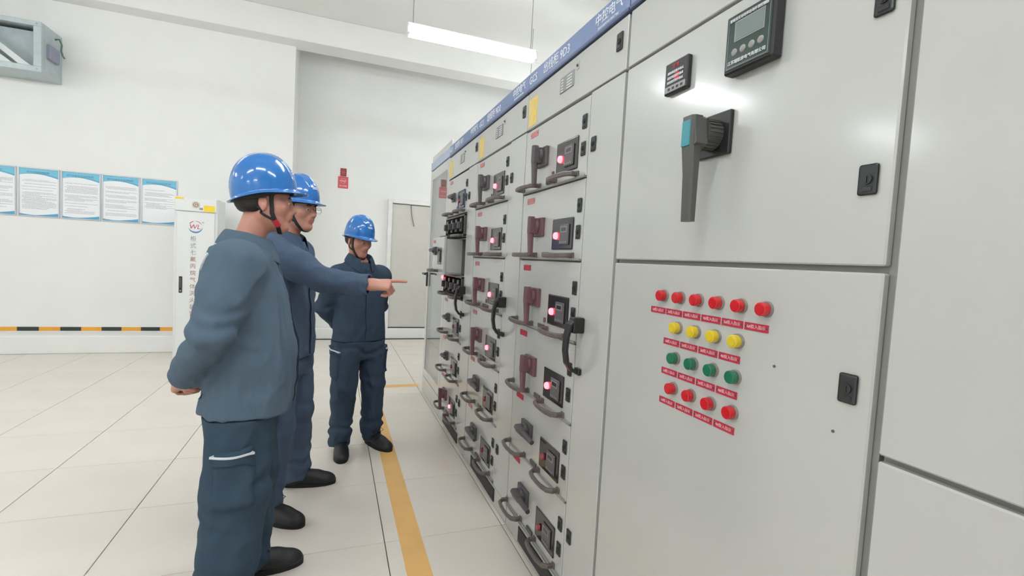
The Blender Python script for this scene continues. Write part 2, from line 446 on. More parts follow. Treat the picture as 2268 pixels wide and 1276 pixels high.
def column(y0, label, texts, spec, name='switch_cabinet'):
    y1 = y0+.855
    t = thing(name, label, 'switch cabinet', (0, 0, 0), 0, 'row of switch cabinets')
    frame_box(t, y0, y1); band(t, y0, y1, texts); header(t, y0, y1); side_door(t, y0); base(t, y0, y1)
    for k, on, lab in spec: drawer(t, y0, k, on, lab, lit=on)
    return t
Y0 = [.523, 1.370, 2.225, 3.08, 3.935]
column(Y0[1], 'grey drawer cabinet marked 9D3, between the button cabinet and its twin', [('GCS', .05, 2.17, 2.222), ('出线柜 9D3', .052, 1.92, 2.222), ('中控电气', .045, 1.50, 2.228), ('ZHONGKONG ELECTRIC', .012, 1.50, 2.197)],
       [(0, True, M_pinkp), (1, True, M_pinkp), (2, True, M_redp), (3, True, M_redp), (4, False, M_redp), (5, False, M_redp)])
column(Y0[2], 'grey drawer cabinet of six closed drawers, behind the 9D3 cabinet', [('GCS', .05, 3.03, 2.222), ('出线柜 9D2', .052, 2.78, 2.222), ('中控电气', .045, 2.36, 2.228), ('ZHONGKONG ELECTRIC', .012, 2.36, 2.197)],
       [(0, True, M_pinkp), (1, True, M_pinkp), (2, True, M_pinkp), (3, True, M_pinkp), (4, False, M_pinkp), (5, False, M_pinkp)])
# third column: one drawer pulled forward, open bays with bare switchgear
y0 = Y0[3]
t = thing('switch_cabinet', 'grey drawer cabinet with open bays and bare switchgear, next to the glass door', 'switch cabinet', (0, 0, 0), 0, 'row of switch cabinets')
y1 = y0+.855
b = MB(); b.box(XF+.03, XB, y0+.003, y0+.02, 0, 2.25); b.box(XF+.03, XB, y1-.02, y1-.003, 0, 2.25); b.box(XB-.02, XB, y0, y1, 0, 2.25); b.box(XF+.018, XB, y0+.003, y1-.003, 2.0, 2.25)
b.box(XF+.018, XF+.03, y0+.004, y0+.24, 0, 1.999); b.box(XF+.018, XF+.03, y1-.012, y1-.004, 0, 2.0)
for z in (1.684, 1.5, 1.225, 1.05, .742, .435, .12): b.box(XF+.01, XF+.5, y0+.23, y1-.004, z-.008, z-.001)
b.box(XF+.0185, XF+.0295, y0+.2405, y1-.0125, .0, .73)
build('carcass', b, M_cabf, t)
band(t, y0, y1, [('GCS', .05, y0+.8, 2.222), ('出线柜 9D1', .052, y0+.55, 2.222), ('中控电气', .045, y0+.13, 2.228)]); header(t, y0, y1); side_door(t, y0); base(t, y0, y1)
d0 = drawer(t, y0, 0, False, M_pinkp, lit=False, small=True)
bb = MB(); bb.box(-.004, -.001, -.098, .098, .058, .066); bb.box(-.004, -.001, -.098, .098, -.066, -.058); bb.box(-.004, -.001, -.098, -.09, -.066, .066); bb.box(-.004, -.001, .09, .098, -.066, .066)
build('blue_bezel', bb, mat('blue_bezel', (70, 100, 140), .4), d0, (XF-.003, y0+.392, ZB[0]+.101))
for (za, zb_, nm) in ((1.515, 1.665, 'a'), (1.065, 1.215, 'b')):
    g = MB(); g.mi = 0; g.box(XF+.06, XF+.07, y0+.24, y1-.012, za, zb_)
    g.box(XF-.012, XF+.01, y0+.235, y1-.012, za-.004, za+.008); g.box(XF-.012, XF+.01, y0+.235, y1-.012, zb_-.008, zb_+.004)
    g.box(XF-.012, XF+.01, y0+.235, y0+.25, za, zb_); g.box(XF-.012, XF+.01, y1-.027, y1-.012, za, zb_)
    bay = build('switchgear_bay', g, M_dark, t)
    for q in range(4):
        yy = y0+.32+q*.145
        s = MB(); s.mi = 0; s.box(XF-.02, XF+.06, yy-.03, yy+.03, za+.03, zb_-.02, .004); s.mi = 1; s.box(XF-.045, XF-.018, yy-.012, yy+.012, za+.05, za+.10, .004)
        s.mi = 2; s.box(XF-.022, XF-.019, yy-.022, yy+.0, zb_-.045, zb_-.03)
        build('breaker', s, [M_black, M_dark, M_plate], bay)
    for yy in (y0+.36, y0+.74): link('pull_handle', cached('pull', me_pull), bay, (XF-.012, yy, za+.0))
lm = link('indicator_lamp', PLAIN[('lamp', True)], bay, (XF-.02, y0+.80, 1.19))
# drawer pushed forward out of its bay
b = MB(); DX = -.11
b.box(XF+DX, XF+DX+.018, y0+.42, y1-.004, 1.225, 1.505, .002); b.box(XF+DX+.018, XF+.35, y0+.43, y0+.44, 1.235, 1.49); b.box(XF+DX+.018, XF+.35, y1-.02, y1-.01, 1.235, 1.49); b.box(XF+DX+.018, XF+.35, y0+.43, y1-.01, 1.228, 1.238)
d = build('pulled_out_drawer', b, M_cab, t)
s = link('rotary_switch', PLAIN[('sw', False, M_dark.name)], d, (XF+DX, y0+.72, 1.40)); s.scale = (1, .6, .8)
s = link('meter_window', cached('meter', me_meter), d, (XF+DX, y0+.57, 1.36)); s.scale = (1, .7, 1)
link('pull_handle', cached('pull', me_pull), d, (XF+DX, y0+.72, 1.245)); add_lock(d, y0+.45, 1.42); add_lock(d, y0+.45, 1.31)
link('label_plate', PLAIN[('lab', M_pinkp.name)], d, (XF+DX, y0+.78, 1.475))
b = MB(); b.box(XF+.30, XF+.31, y0+.24, y0+.43, 1.23, 1.5); b.box(XF+.03, XF+.3, y0+.425, y0+.43, 1.23, 1.5)
build('bay_lining', b, mat('bay_lining_grey', (112, 112, 112), .5), t)
for k, on in ((3, False), (4, False), (5, True)): drawer(t, y0, k, on, M_pinkp, lit=on, small=not on)

# glass fronted cabinet at the far end
y0 = Y0[4]; y1 = y0+.815
t = thing('glass_door_cabinet', 'grey cabinet with a tall glass door and black lever handle at the far end', 'switch cabinet', (0, 0, 0), 0, 'row of switch cabinets')
b = MB(); b.box(XF+.03, XB, y0+.003, y0+.02, 0, 2.25); b.box(XF+.03, XB, y1-.02, y1, 0, 2.25); b.box(XB-.02, XB, y0, y1, 0, 2.25); b.box(XF+.02, XB, y0, y1, 2.17, 2.25); b.box(XF+.02, XB, y0, y1, 0, .15)
b.box(XF+.045, XF+.055, y0+.02, y1-.02, .15, 2.17)  # pale plate added close behind the pane so the glass looks lighter
build('carcass', b, M_cab, t)
b = MB(); b.box(XF-.004, XF+.02, y0+.002, y1, 2.185, 2.262, .002)
bd = build('name_band', b, mat('pale_blue_band', (186, 196, 220), .4), t)
b = MB(); b.box(XF+.01, XF+.03, y0+.002, y1, 2.262, 2.325, .002); build('top_rail', b, M_cab, t)
b = MB(); b.box(XF, XF+.02, y0+.004, y0+.075, .165, 2.178, .003); b.box(XF, XF+.02, y1-.075, y1, .165, 2.178, .003); b.box(XF+.0005, XF+.02, y0+.0755, y1-.0755, 2.09, 2.178, .003); b.box(XF+.0005, XF+.02, y0+.0755, y1-.0755, .165, .24, .003)
dd = build('glass_door', b, M_cab, t)
gm = bpy.data.materials.new('cabinet_glass'); gm.use_nodes = True; nt = gm.node_tree; nt.nodes.clear()
out = nt.nodes.new('ShaderNodeOutputMaterial'); mx = nt.nodes.new('ShaderNodeMixShader'); tr = nt.nodes.new('ShaderNodeBsdfTransparent'); gl = nt.nodes.new('ShaderNodeBsdfGlossy'); fr = nt.nodes.new('ShaderNodeLayerWeight'); pw = nt.nodes.new('ShaderNodeMath'); pw.operation = 'POWER'; pw.inputs[1].default_value = 3.2; fr.inputs['Blend'].default_value = .5
gl.inputs['Roughness'].default_value = .03; tr.inputs[0].default_value = (.93, .95, .94, 1)
nt.links.new(fr.outputs['Facing'], pw.inputs[0]); nt.links.new(pw.outputs[0], mx.inputs[0]); nt.links.new(tr.outputs[0], mx.inputs[1]); nt.links.new(gl.outputs[0], mx.inputs[2]); nt.links.new(mx.outputs[0], out.inputs[0])
build('pane', MB().box(XF+.006, XF+.012, y0+.07, y1-.07, .235, 2.095), gm, dd)
b = MB(); b.box(XF-.014, XF, y1-.055, y1-.025, 1.06, 1.2, .004); b.cyl((XF, y1-.04, 1.185), (XF-.05, y1-.04, 1.185), .009, n=12); b.sweep([(XF-.048, y1-.03, 1.185), (XF-.05, y1-.10, 1.184), (XF-.046, y1-.16, 1.182)], .014, .018)
build('lever_handle', b, M_black, dd, smooth=True, angle=40)
b = MB(); b.mi = 0; b.box(XF-.001, XF, y0+.16, y0+.26, 2.00, 2.06); b.mi = 1; b.box(XF-.001, XF, y0+.16, y0+.27, 1.84, 1.99); b.mi = 2; b.box(XF-.0014, XF-.0008, y0+.18, y0+.25, 1.93, 1.97)
b = MB(); b.box(XF, XF+.02, y0+.004, y1, .004, .158, .003); build('base_panel', b, M_cab, t)

# nearest full cabinet with the push lamps
y0, y1 = Y0[0], Y0[1]-.004
t = thing('button_cabinet', 'large grey capacitor cabinet with four rows of coloured indicator lamps and a rotary handle', 'switch cabinet', (0, 0, 0), 0, 'row of switch cabinets')
b = MB(); b.box(XF+.018, XF+.03, y0+.004, y1-.002, 0, 2.165); b.box(XF+.03, XB, y0+.003, y1-.003, 0, 2.25, .004); build('carcass', b, M_cabf, t)
band(t, y0, y1, [('GCS', .05, y1-.06, 2.222)])
b = MB(); b.box(XF, XF+.018, y0+.016, y1-.006, 1.992, 2.168, .002); build('header_door', b, M_cab, t)
b = MB(); b.box(XF, XF+.018, y0+.014, y1-.006, 1.376, 1.984, .003); ud = build('upper_door', b, M_cab, t)
b = MB(); b.box(XF, XF+.018, y0+.014, y1-.006, .105, 1.364, .003); ld = build('lower_door', b, M_cab, t)
b = MB(); b.box(XF, XF+.018, y0+.014, y1-.006, .004, .1, .002); build('base_panel', b, M_cab, t)
add_lock(ud, y0+.052, 1.525); add_lock(ld, y0+.053, 1.157); add_lock(ud, y0+.052, 1.83)
# rotary disconnector handle
b = MB(); b.mi = 0; b.box(-.012, 0, -.053, .053, -.05, .052, .002, 1)
b.mi = 1; b.cyl((-.011, 0, 0), (-.05, 0, 0), .036, .034, n=32)
for k in range(24):
    a = 2*PI*k/24; b.box(-.05, -.014, -.0015, .0015, .033, .0375, M=Matrix.Rotation(a, 4, 'X'))
b.prism([(-.03, -.03), (-.022, .030), (-.015, .036), (.015, .036), (.022, .030), (.022, -.03), (0, -.045)], -.052, -.085, 'x')
b.sweep([(-.074, 0, .036), (-.074, 0, -.03), (-.070, 0, -.10), (-.068, 0, -.212)], [.044, .042, .036, .033], [.034, .034, .026, .022], up=(1, 0, 0), rnd=.22)
b.mi = 2; b.box(-.0935, -.088, -.014, .014, -.035, .025, .001)
M_hh = mat('handle_taupe', (118, 114, 104), .4, var=.05); M_teal = mat('teal_label', (62, 148, 160), .4)
build('rotary_handle', b, [M_black, mat('handle_dark_grey', (84, 83, 80), .35, var=.05), M_teal], ud, (XF, .947, 1.681), smooth=True, angle=30)
# power factor controller
b = MB(); b.mi = 0; b.box(-.03, 0, -.067, .067, -.066, .066, .004, 1)
b.mi = 1; b.box(-.0315, -.0295, -.060, .060, -.059, .059, .001)
b.mi = 2; b.box(-.0325, -.031, -.044, .038, .0, .045, .0); 
b.mi = 3; b.box(-.033, -.0322, -.041, .035, .003, .042)
b.mi = 2
for s in (-1, 1):
    b.box(-.0322, -.0312, s*.056-.0006, s*.056+.0006, -.055, .055); b.box(-.0322, -.0312, -.056, .056, s*.055-.0006, s*.055+.0006)
for k in range(4): b.ball((-.0315, .036-.024*k, -.022), .0085, 14, (.35, 1, 1))
M_scr = mat('lcd_screen_grey', (122, 134, 132), .25)
M_green = mat('controller_dark_green', (40, 62, 56), .3)
ctl = build('controller', b, [M_black, M_green, M_plate, M_scr], ud, (XF, .842, 1.872))
text('智能型无功功率自动补偿控制器', .0075, M_txtw, ctl, (-.033, 0, .050)); text('江苏瑞联康电气有限公司', .0095, M_txtw, ctl, (-.033, 0, -.045))
# small warning box
b = MB(); b.mi = 0; b.box(-.016, 0, -.046, .046, -.043, .043, .003); b.mi = 1; b.box(-.0168, -.0155, -.041, .041, -.038, -.022); b.mi = 2; b.ball((-.0158, -.004, -.002), .013, 12, (.1, 1, 1)); b.mi = 0
for k in range(4): b.box(-.0172, -.0165, -.032+.017*k, -.022+.017*k, -.034, -.027)
wb = build('warning_box', b, [M_black, M_plate, mat('warning_red', (206, 52, 62), .4)], ud, (XF, 1.099, 1.876))
text('注 意', .012, mat('red_lettering', (214, 70, 74), .5, var=0), wb, (-.0166, 0, .028))
for r, sx in enumerate((.9, .8, .85)): text('请按规程操作确认', .0082, M_txtw, wb, (-.0174, 0, .012-.0125*r))
# indicator lamps with label plates
M_br = mat('lamp_lens_red', (204, 24, 34), .25, var=.04, coat=.3); M_by = mat('lamp_lens_yellow', (222, 196, 44), .25, var=.04, coat=.3); M_bg = mat('lamp_lens_green', (22, 112, 78), .25, var=.04, coat=.3)
M_ring = mat('lamp_ring_grey', (150, 146, 140), .35, .3)
def me_pl(mt, nm):
    def f():
        b = MB(); b.mi = 1; b.cyl((0, 0, 0), (-.006, 0, 0), .0175, .0165, n=24); b.mi = 0; b.cyl((-.005, 0, 0), (-.021, 0, 0), .0148, .0148, n=28, bev=.0015)
        b.mi = 0; b.cyl((-.0205, 0, 0), (-.0225, 0, 0), .0112, .0108, n=24)
        return b.mesh(nm, [mt, M_ring], True, 40)
    return f
rows = [(1.278, 6, M_br, 'red', '1#投入指示'), (1.197, 4, M_by, 'yellow', '1#投入指示'), (1.115, 4, M_bg, 'green', '1#投入指示'), (1.033, 4, M_br, 'red', '1#投入指示')]
for z, n, mt, cn, tx in rows:
    for k in range(n):
        yy = 1.098-.0675*k if n == 6 else 1.033-.068*k
        o = link('indicator_lamp', cached(('pl', cn), me_pl(mt, 'indicator_lamp')), ld, (XF, yy, z)); o['label'] = cn+' round indicator lamp'
        p = link('label_plate', cached('plp', lambda: (lambda b: (setattr(b, 'mi', 0), b.box(-.0015, 0, -.0315, .0315, -.0085, .0085), setattr(b, 'mi', 1), b.cyl((-.002, .0275, 0), (-.001, .0275, 0), .0022, n=8), b.cyl((-.002, -.0275, 0), (-.001, -.0275, 0), .0022, n=8), b.mesh('label_plate', [M_redp, M_txtd]))[-1])(MB())), ld, (XF, yy+.023, z-.0425))
        text('%d#投入指示' % (k+1 if n == 6 else (k % 4)+1), .0098, mat('pale_pink_lettering', (236, 190, 196), .6, var=0), ld, (XF-.0018, yy+.023, z-.0425))
b = MB(); b.cyl((XF-.0015, .731, 1.162), (XF, .731, 1.162), .003, n=10); b.cyl((XF-.0015, .597, 1.072), (XF, .597, 1.072), .0028, n=10); build('screw_cap', b, M_metin, ld)

# blank cabinet beside the camera
t = thing('blank_cabinet', 'plain grey cabinet at the right edge with a seam low on its front', 'switch cabinet', (0, 0, 0), 0, 'row of switch cabinets')
b = MB(); b.box(XF+.018, XF+.03, -.52, .519, 0, 2.2); b.box(XF+.03, XB, -.52, .519, 0, 2.25); build('carcass', b, M_cabf, t)
b = MB(); b.box(XF, XF+.018, -.5, .519, 1.060, 1.984, .003); build('upper_panel', b, M_cab, t)
b = MB(); b.box(XF, XF+.018, -.5, .519, .02, 1.049, .003); build('lower_panel', b, M_cab, t)
b = MB(); b.box(XF, XF+.018, -.5, .519, 1.992, 2.168, .003); build('header_door', b, M_cab, t)
b = MB(); b.box(XF-.004, XF+.02, -.5, .519, 2.172, 2.262, .003); build('name_band', b, M_blueb, t)
# ------------------------------------------------------------------ gas cabinet at the wall
M_wc = mat('white_cabinet_paint', (230, 232, 230), .4, var=.015)
M_lblue = mat('logo_blue', (90, 140, 190), .5, var=0); M_lred = mat('logo_red', (196, 80, 84), .5, var=0); M_brown = mat('lettering_brown_grey', (168, 128, 118), .6, var=0)
gc = thing('gas_cabinet', 'tall white gas fire extinguishing cabinet lettered WL, against the wall behind the near man', 'cabinet', (-1.515, 6.48, 0))
b = MB(); b.box(-.215, .215, .018, .43, 0, 1.885, .006); build('body', b, M_wc, gc)
b = MB(); b.box(-.205, .205, 0, .018, 1.725, 1.875, .003); tpn = build('top_panel', b, M_wc, gc)
b = MB(); b.mi = 0; b.cyl((.0, 0, 1.80), (0, -.006, 1.80), .040, n=28); b.mi = 1; b.cyl((.0, -.005, 1.80), (0, -.009, 1.80), .027, n=24)
build('gauge_badge', b, [mat('badge_ring', (206, 200, 192), .4), mat('badge_brown', (160, 128, 104), .4)], tpn)
text('G', .05, M_txtw, tpn, (0, -.0098, 1.80), 'y')
b = MB(); b.box(.035, .07, -.002, 0, 1.745, 1.77); build('sticker', b, M_plate, tpn)
b = MB(); b.box(.08, .19, -.002, 0, 1.728, 1.80); build('yellow_sticker', b, M_yel2, tpn)
b = MB(); b.box(-.20, -.12, -.002, 0, 1.853, 1.875); build('yellow_sticker', b, M_yel2, tpn)
b = MB(); b.box(-.185, .19, 0, .018, .06, 1.715, .003); gd = build('door', b, M_wc, gc)
b = MB(); b.mi = 0; b.box(-.155, -.122, -.008, 0, .78, .97, .004); b.mi = 1; b.box(-.148, -.129, -.012, -.006, .84, .955, .003); b.mi = 2; b.cyl((-.138, -.011, .805), (-.138, -.006, .805), .009, n=12)
build('door_lock', b, [M_black, M_dark, M_steel], gd)
def arc(cx, cz, r0, r1, a0, a1, y0, y1, mb, n=16, taper=True):
    for k in range(n):
        A = a0+(a1-a0)*k/n; B = a0+(a1-a0)*(k+1)/n
        ta = math.sin(PI*(k+.0)/n) if taper else 1; tb = math.sin(PI*(k+1)/n) if taper else 1
        P = lambda a, r: (cx+math.cos(a)*r, cz+math.sin(a)*r)
        ra, rb = r1-(r1-r0)*ta, r1-(r1-r0)*tb
        if abs(r1-ra) < 1e-5: ra = r1-2e-4
        if abs(r1-rb) < 1e-5: rb = r1-2e-4
        mb.prism([P(A, ra), P(A, r1), P(B, r1), P(B, rb)], y0, y1, 'y')
b = MB(); b.mi = 0; arc(0, 1.545, .052, .070, -PI*.95, 0.05, -.0015, 0, b); b.mi = 1; arc(0, 1.545, .064, .070, PI*.1, PI*.55, -.0015, 0, b, 10)
for k in range(5):
    a = PI*.62+k*.13; b.ball((math.cos(a)*.07, -.001, 1.545+math.sin(a)*.066), .005, 8, (1, .3, 1))
build('logo_ring', b, [M_lblue, M_lred], gd)
o = text('WL', .075, M_lred, gd, (-.005, -.0016, 1.545), 'y')
o.data.transform(Matrix(((1, .18, 0, 0), (0, 1, 0, 0), (0, 0, 1, 0), (0, 0, 0, 1))))
text('®', .03, M_plate, gd, (.075, -.001, 1.60), 'y')
for k, ch in enumerate('柜式七氟丙烷气体灭火装置'):
    text(ch, .062, M_brown if k > 2 else M_plate, gd, (-.02, -.001, 1.405-.079*k), 'y')

# ------------------------------------------------------------------ posters
M_pfr = mat('poster_frame_silver', (196, 198, 204), .35, .4); M_sheet = mat('poster_sheet', (240, 242, 244), .5, var=.01)
M_pcy = mat('poster_cyan', (122, 196, 222), .5, var=.05, vscale=3); M_pbl = mat('poster_blue', (92, 166, 206), .5, var=.05); M_ptl = mat('poster_text_grey', (172, 174, 176), .6, var=0)
M_tit = mat('poster_title', (84, 128, 158), .6, var=0)
places = ['leftmost', 'second from the left', 'third from the left', 'fourth from the left', 'rightmost']
titles = ['电气安全规程', '电气设备管理制度', '电气设备安全操作规程', '电气设备安全管理制度', '电气设备巡视检查制度']
looks = ['cut by the picture edge with dense text', 'with widely spaced lines of text', 'with two long paragraphs of text', 'with a dense block in the text middle', 'half hidden behind the gas cabinet top']
for i in range(5):
    x0 = -3.83+.3915*i+.0; x0 = [-3.83, -3.435, -3.044, -2.655, -2.262][i]; W = .378; H = .565
    t = thing('wall_poster', 'framed notice %s, %s of five' % (looks[i], places[i]), 'poster', (x0, 7.2, 1.565), 0, 'row of framed notices on the wall')
    b = MB(); b.box(0, W, -.012, 0, 0, .012, .002); b.box(0, W, -.012, 0, H-.012, H, .002); b.box(0, .012, -.012, 0, .0125, H-.0125, .002); b.box(W-.012, W, -.012, 0, .0125, H-.0125, .002)
    build('frame', b, M_pfr, t)
    b = MB(); b.box(.01, W-.01, -.005, 0, .01, H-.01); sh = build('sheet', b, M_sheet, t)
    b = MB(); n = 24; 
    def wave(u): return .445+.035*math.sin(PI*u*.9+.25)
    b.mi = 0; b.prism([(.012, H-.013)]+[(.012+(W-.024)*k/n, wave(k/n)+.022) for k in range(n+1)]+[(W-.012, H-.013)], -.0058, -.005, 'y')
    b.mi = 1; b.prism([(.012+(W-.024)*k/n, wave(k/n)+.022) for k in range(n+1)][::-1]+[(.012+(W-.024)*k/n, wave(k/n)+.022-.018*(k/n)) for k in range(1, n+1)], -.0059, -.005, 'y')
    build('wave_print', b, [M_pcy, M_pbl], sh); b = MB(); b.mi = 1
    b.prism([(.012, .013)]+[(.012+(W-.024)*k/n, .020+.06*abs(k/n-.35)**1.5) for k in range(n+1)]+[(W-.012, .013)], -.0058, -.005, 'y')
    build('wave_print', b, [M_pcy, M_pbl], sh)
    text(titles[i], .026, M_tit, sh, (W/2-.01, -.0061, .510), 'y')
    b = MB(); rr = random.Random(i+3); z = .425; para = 0
    while z > (.20 if i == 4 else .07):
        x = .035+(.02 if rr.random() < .3 else 0); xe = W-.03-(rr.random()*.16 if rr.random() < .45 else 0)
        while x < xe:
            wl = .004+rr.random()*.012; b.box(x, min(x+wl, xe), -.0054, -.005, z-.0055, z); x += wl+.0035
        z -= .0125+(.02 if rr.random() < .25 else 0)
    pr = build('print_lines', b, M_ptl, sh); pr['kind'] = 'stuff'
# no smoking notices
M_nsb = mat('notice_brown', (150, 62, 62), .6); M_nsr = mat('notice_red', (214, 84, 92), .5, var=.05)
def nosmoke(name, label, loc, parent=None, facing='y'):
    t = thing(name, label, 'sign', loc)
    if facing == 'x': t.rotation_euler = (0, 0, -PI/2)
    b = MB(); b.box(-.045, .045, -.004, 0, .185, .305, .008, 2); o = build('upper_plaque', b, M_nsb, t)
    b = MB(); b.cyl((0, -.0045, .245), (0, -.004, .245), .03, n=20); build('plaque_emblem', b, mat('notice_brown_light', (168, 84, 80), .6), o)
    b = MB(); b.mi = 0; b.box(-.075, .075, -.003, 0, 0, .18, .004); s = build('red_panel', b, M_nsr, t)
    b = MB()
    n = 20
    b.sweep([(math.cos(2*PI*k/n)*.036, -.004, .115+math.sin(2*PI*k/n)*.036) for k in range(n)], .002, .008, up=(0, 1, 0), closed=True)
    b.sweep([(-.026, -.004, .141), (.026, -.004, .089)], .002, .007, up=(0, 1, 0))
    b.box(-.05, .03, -.0045, -.003, .108, .116); b.box(.032, .045, -.0045, -.003, .122, .128)
    build('symbol', b, M_txtw, s)
    text('禁止吸烟', .026, M_txtw, s, (0, -.0035, .035), 'y')
    return t
nosmoke('no_smoking_sign', 'red no smoking notice under a brown plaque, on the wall left of the door', (.085, YF, 2.335))
# ------------------------------------------------------------------ people: distance fields turned into one continuous surface
class Field:
    def __init__(s, lo, hi, fine=.0035, coarse=.008, zones=()):
        s.ax = []
        for i in range(3):
            pts = [lo[i]]
            while pts[-1] < hi[i]:
                p = pts[-1]; h = coarse
                for (a, b) in zones:
                    if a[i]-coarse <= p <= b[i]: h = fine
                pts.append(p+h)
            s.ax.append(np.array(pts, np.float32))
        s.F = np.full([len(a) for a in s.ax], 1., np.float32)
    def win(s, lo, hi):
        sl = []
        for i in range(3):
            a = int(np.searchsorted(s.ax[i], lo[i])); b = int(np.searchsorted(s.ax[i], hi[i]))
            sl.append(slice(max(0, a-1), min(len(s.ax[i]), b+1)))
        X = s.ax[0][sl[0]][:, None, None]; Y = s.ax[1][sl[1]][None, :, None]; Z = s.ax[2][sl[2]][None, None, :]
        return tuple(sl), X, Y, Z
    def put(s, sl, d, k, op='u'):
        A = s.F[sl]
        if op == 's': d = -d
        if op == 'u':
            h = np.clip(.5+.5*(A-d)/k, 0, 1); s.F[sl] = A*(1-h)+d*h-k*h*(1-h)
        else:
            h = np.clip(.5-.5*(A-d)/k, 0, 1); s.F[sl] = A*(1-h)+d*h+k*h*(1-h)
    def cap(s, p0, p1, r0, r1, k=.01, op='u', sc=None, pad=.05):
        """tapered capsule; sc=(unit vector, factor): cross-section scaled along that vector"""
        p0 = np.array(p0, np.float32); p1 = np.array(p1, np.float32); R = max(r0, r1)*(max(1, sc[1]) if sc else 1)+pad
        sl, X, Y, Z = s.win(np.minimum(p0, p1)-R, np.maximum(p0, p1)+R)
        if s.F[sl].size == 0: return s
        d = p1-p0; L2 = float(d@d) or 1e-9
        qx, qy, qz = X-p0[0], Y-p0[1], Z-p0[2]
        t = np.clip((qx*d[0]+qy*d[1]+qz*d[2])/L2, 0, 1)
        ex, ey, ez = qx-t*d[0], qy-t*d[1], qz-t*d[2]
        if sc:
            u, f = np.array(sc[0], np.float32), sc[1]; u = u/np.linalg.norm(u); c = (ex*u[0]+ey*u[1]+ez*u[2])*(1-1/f)
            ex, ey, ez = ex-c*u[0], ey-c*u[1], ez-c*u[2]
        s.put(sl, np.sqrt(ex*ex+ey*ey+ez*ez)-(r0+(r1-r0)*t), k, op); return s
    def ell(s, c, r, k=.01, op='u', M=None, pad=.05):
        c = np.array(c, np.float32); R = max(r)+pad
        sl, X, Y, Z = s.win(c-R, c+R)
        if s.F[sl].size == 0: return s
        q = [X-c[0], Y-c[1], Z-c[2]]
        if M is not None:
            M = np.array(M, np.float32); q = [M[i, 0]*q[0]+M[i, 1]*q[1]+M[i, 2]*q[2] for i in range(3)]
        e = np.sqrt(sum((q[i]/r[i])**2 for i in range(3))); g = np.sqrt(sum((q[i]/r[i]**2)**2 for i in range(3)))+1e-6
        s.put(sl, e*(e-1)/g, k, op); return s
    def loft(s, prof, k=.02, ex=2.3):
        """prof rows: z, cx, cy, half depth, half width"""
        P = np.array(prof, np.float32); R = P[:, 3:].max()+.06
        sl, X, Y, Z = s.win((P[:, 1].min()-R, P[:, 2].min()-R, P[0, 0]-.03), (P[:, 1].max()+R, P[:, 2].max()+R, P[-1, 0]+.03))
        z = Z.ravel(); cx, cy, a, b = [smooth_interp(z, P[:, 0], P[:, i])[None, None, :] for i in (1, 2, 3, 4)]
        e = (np.abs((X-cx)/a)**ex+np.abs((Y-cy)/b)**ex)**(1/ex)
        d = (e-1)*np.minimum(a, b)
        d = np.maximum(d, np.maximum(P[0, 0]-Z, Z-P[-1, 0]))
        s.put(sl, d.astype(np.float32), k); return s
    def cut(s, n, p):
        """keep the side where (x-p).n < 0"""
        n = np.array(n, np.float32); n /= np.linalg.norm(n)
        d = (s.ax[0][:, None, None]-p[0])*n[0]+(s.ax[1][None, :, None]-p[1])*n[1]+(s.ax[2][None, None, :]-p[2])*n[2]
        s.F = np.maximum(s.F, d.astype(np.float32)); return s
    def mesh(s):
        F = s.F; ax = s.ax; n = F.shape; ins = F < 0
        cnt = np.zeros((n[0]-1, n[1]-1, n[2]-1), np.int8)
        for i in (0, 1):
            for j in (0, 1):
                for k in (0, 1): cnt += ins[i:n[0]-1+i, j:n[1]-1+j, k:n[2]-1+k]
        cells = np.argwhere((cnt > 0) & (cnt < 8)); del cnt
        idx = np.full((n[0]-1, n[1]-1, n[2]-1), -1, np.int32); idx[tuple(cells.T)] = np.arange(len(cells))
        acc = np.zeros((len(cells), 3)); num = np.zeros(len(cells))
        I = cells
        cor = [(0, 0, 0), (1, 0, 0), (0, 1, 0), (1, 1, 0), (0, 0, 1), (1, 0, 1), (0, 1, 1), (1, 1, 1)]
        V = {c: F[I[:, 0]+c[0], I[:, 1]+c[1], I[:, 2]+c[2]] for c in cor}
        P = {c: np.stack([ax[a][I[:, a]+c[a]] for a in range(3)], 1) for c in cor}
        for c in cor:
            for a in range(3):
                if c[a]: continue
                d = list(c); d[a] = 1; d = tuple(d)
                v0, v1 = V[c], V[d]; mk = (v0 < 0) != (v1 < 0)
                t = np.where(mk, v0/np.where(mk, v0-v1, 1), 0)
                acc += np.where(mk[:, None], P[c]+(P[d]-P[c])*t[:, None], 0); num += mk
        verts = acc/num[:, None]
        faces = []
        for a in range(3):
            b, c = (a+1) % 3, (a+2) % 3
            s0 = [slice(None)]*3; s1 = [slice(None)]*3; s0[a] = slice(0, n[a]-1); s1[a] = slice(1, n[a])
            E = ins[tuple(s0)] != ins[tuple(s1)]
            e = np.argwhere(E); e = e[(e[:, b] > 0) & (e[:, c] > 0) & (e[:, b] < n[b]-1) & (e[:, c] < n[c]-1)]
            if not len(e): continue
            def at(db, dc):
                q = e.copy(); q[:, b] -= db; q[:, c] -= dc; return idx[q[:, 0], q[:, 1], q[:, 2]]
            q = np.stack([at(1, 1), at(0, 1), at(0, 0), at(1, 0)], 1)
            fl = ~ins[e[:, 0], e[:, 1], e[:, 2]]
            q[fl] = q[fl][:, ::-1]; faces.append(q)
        return verts, np.concatenate(faces)
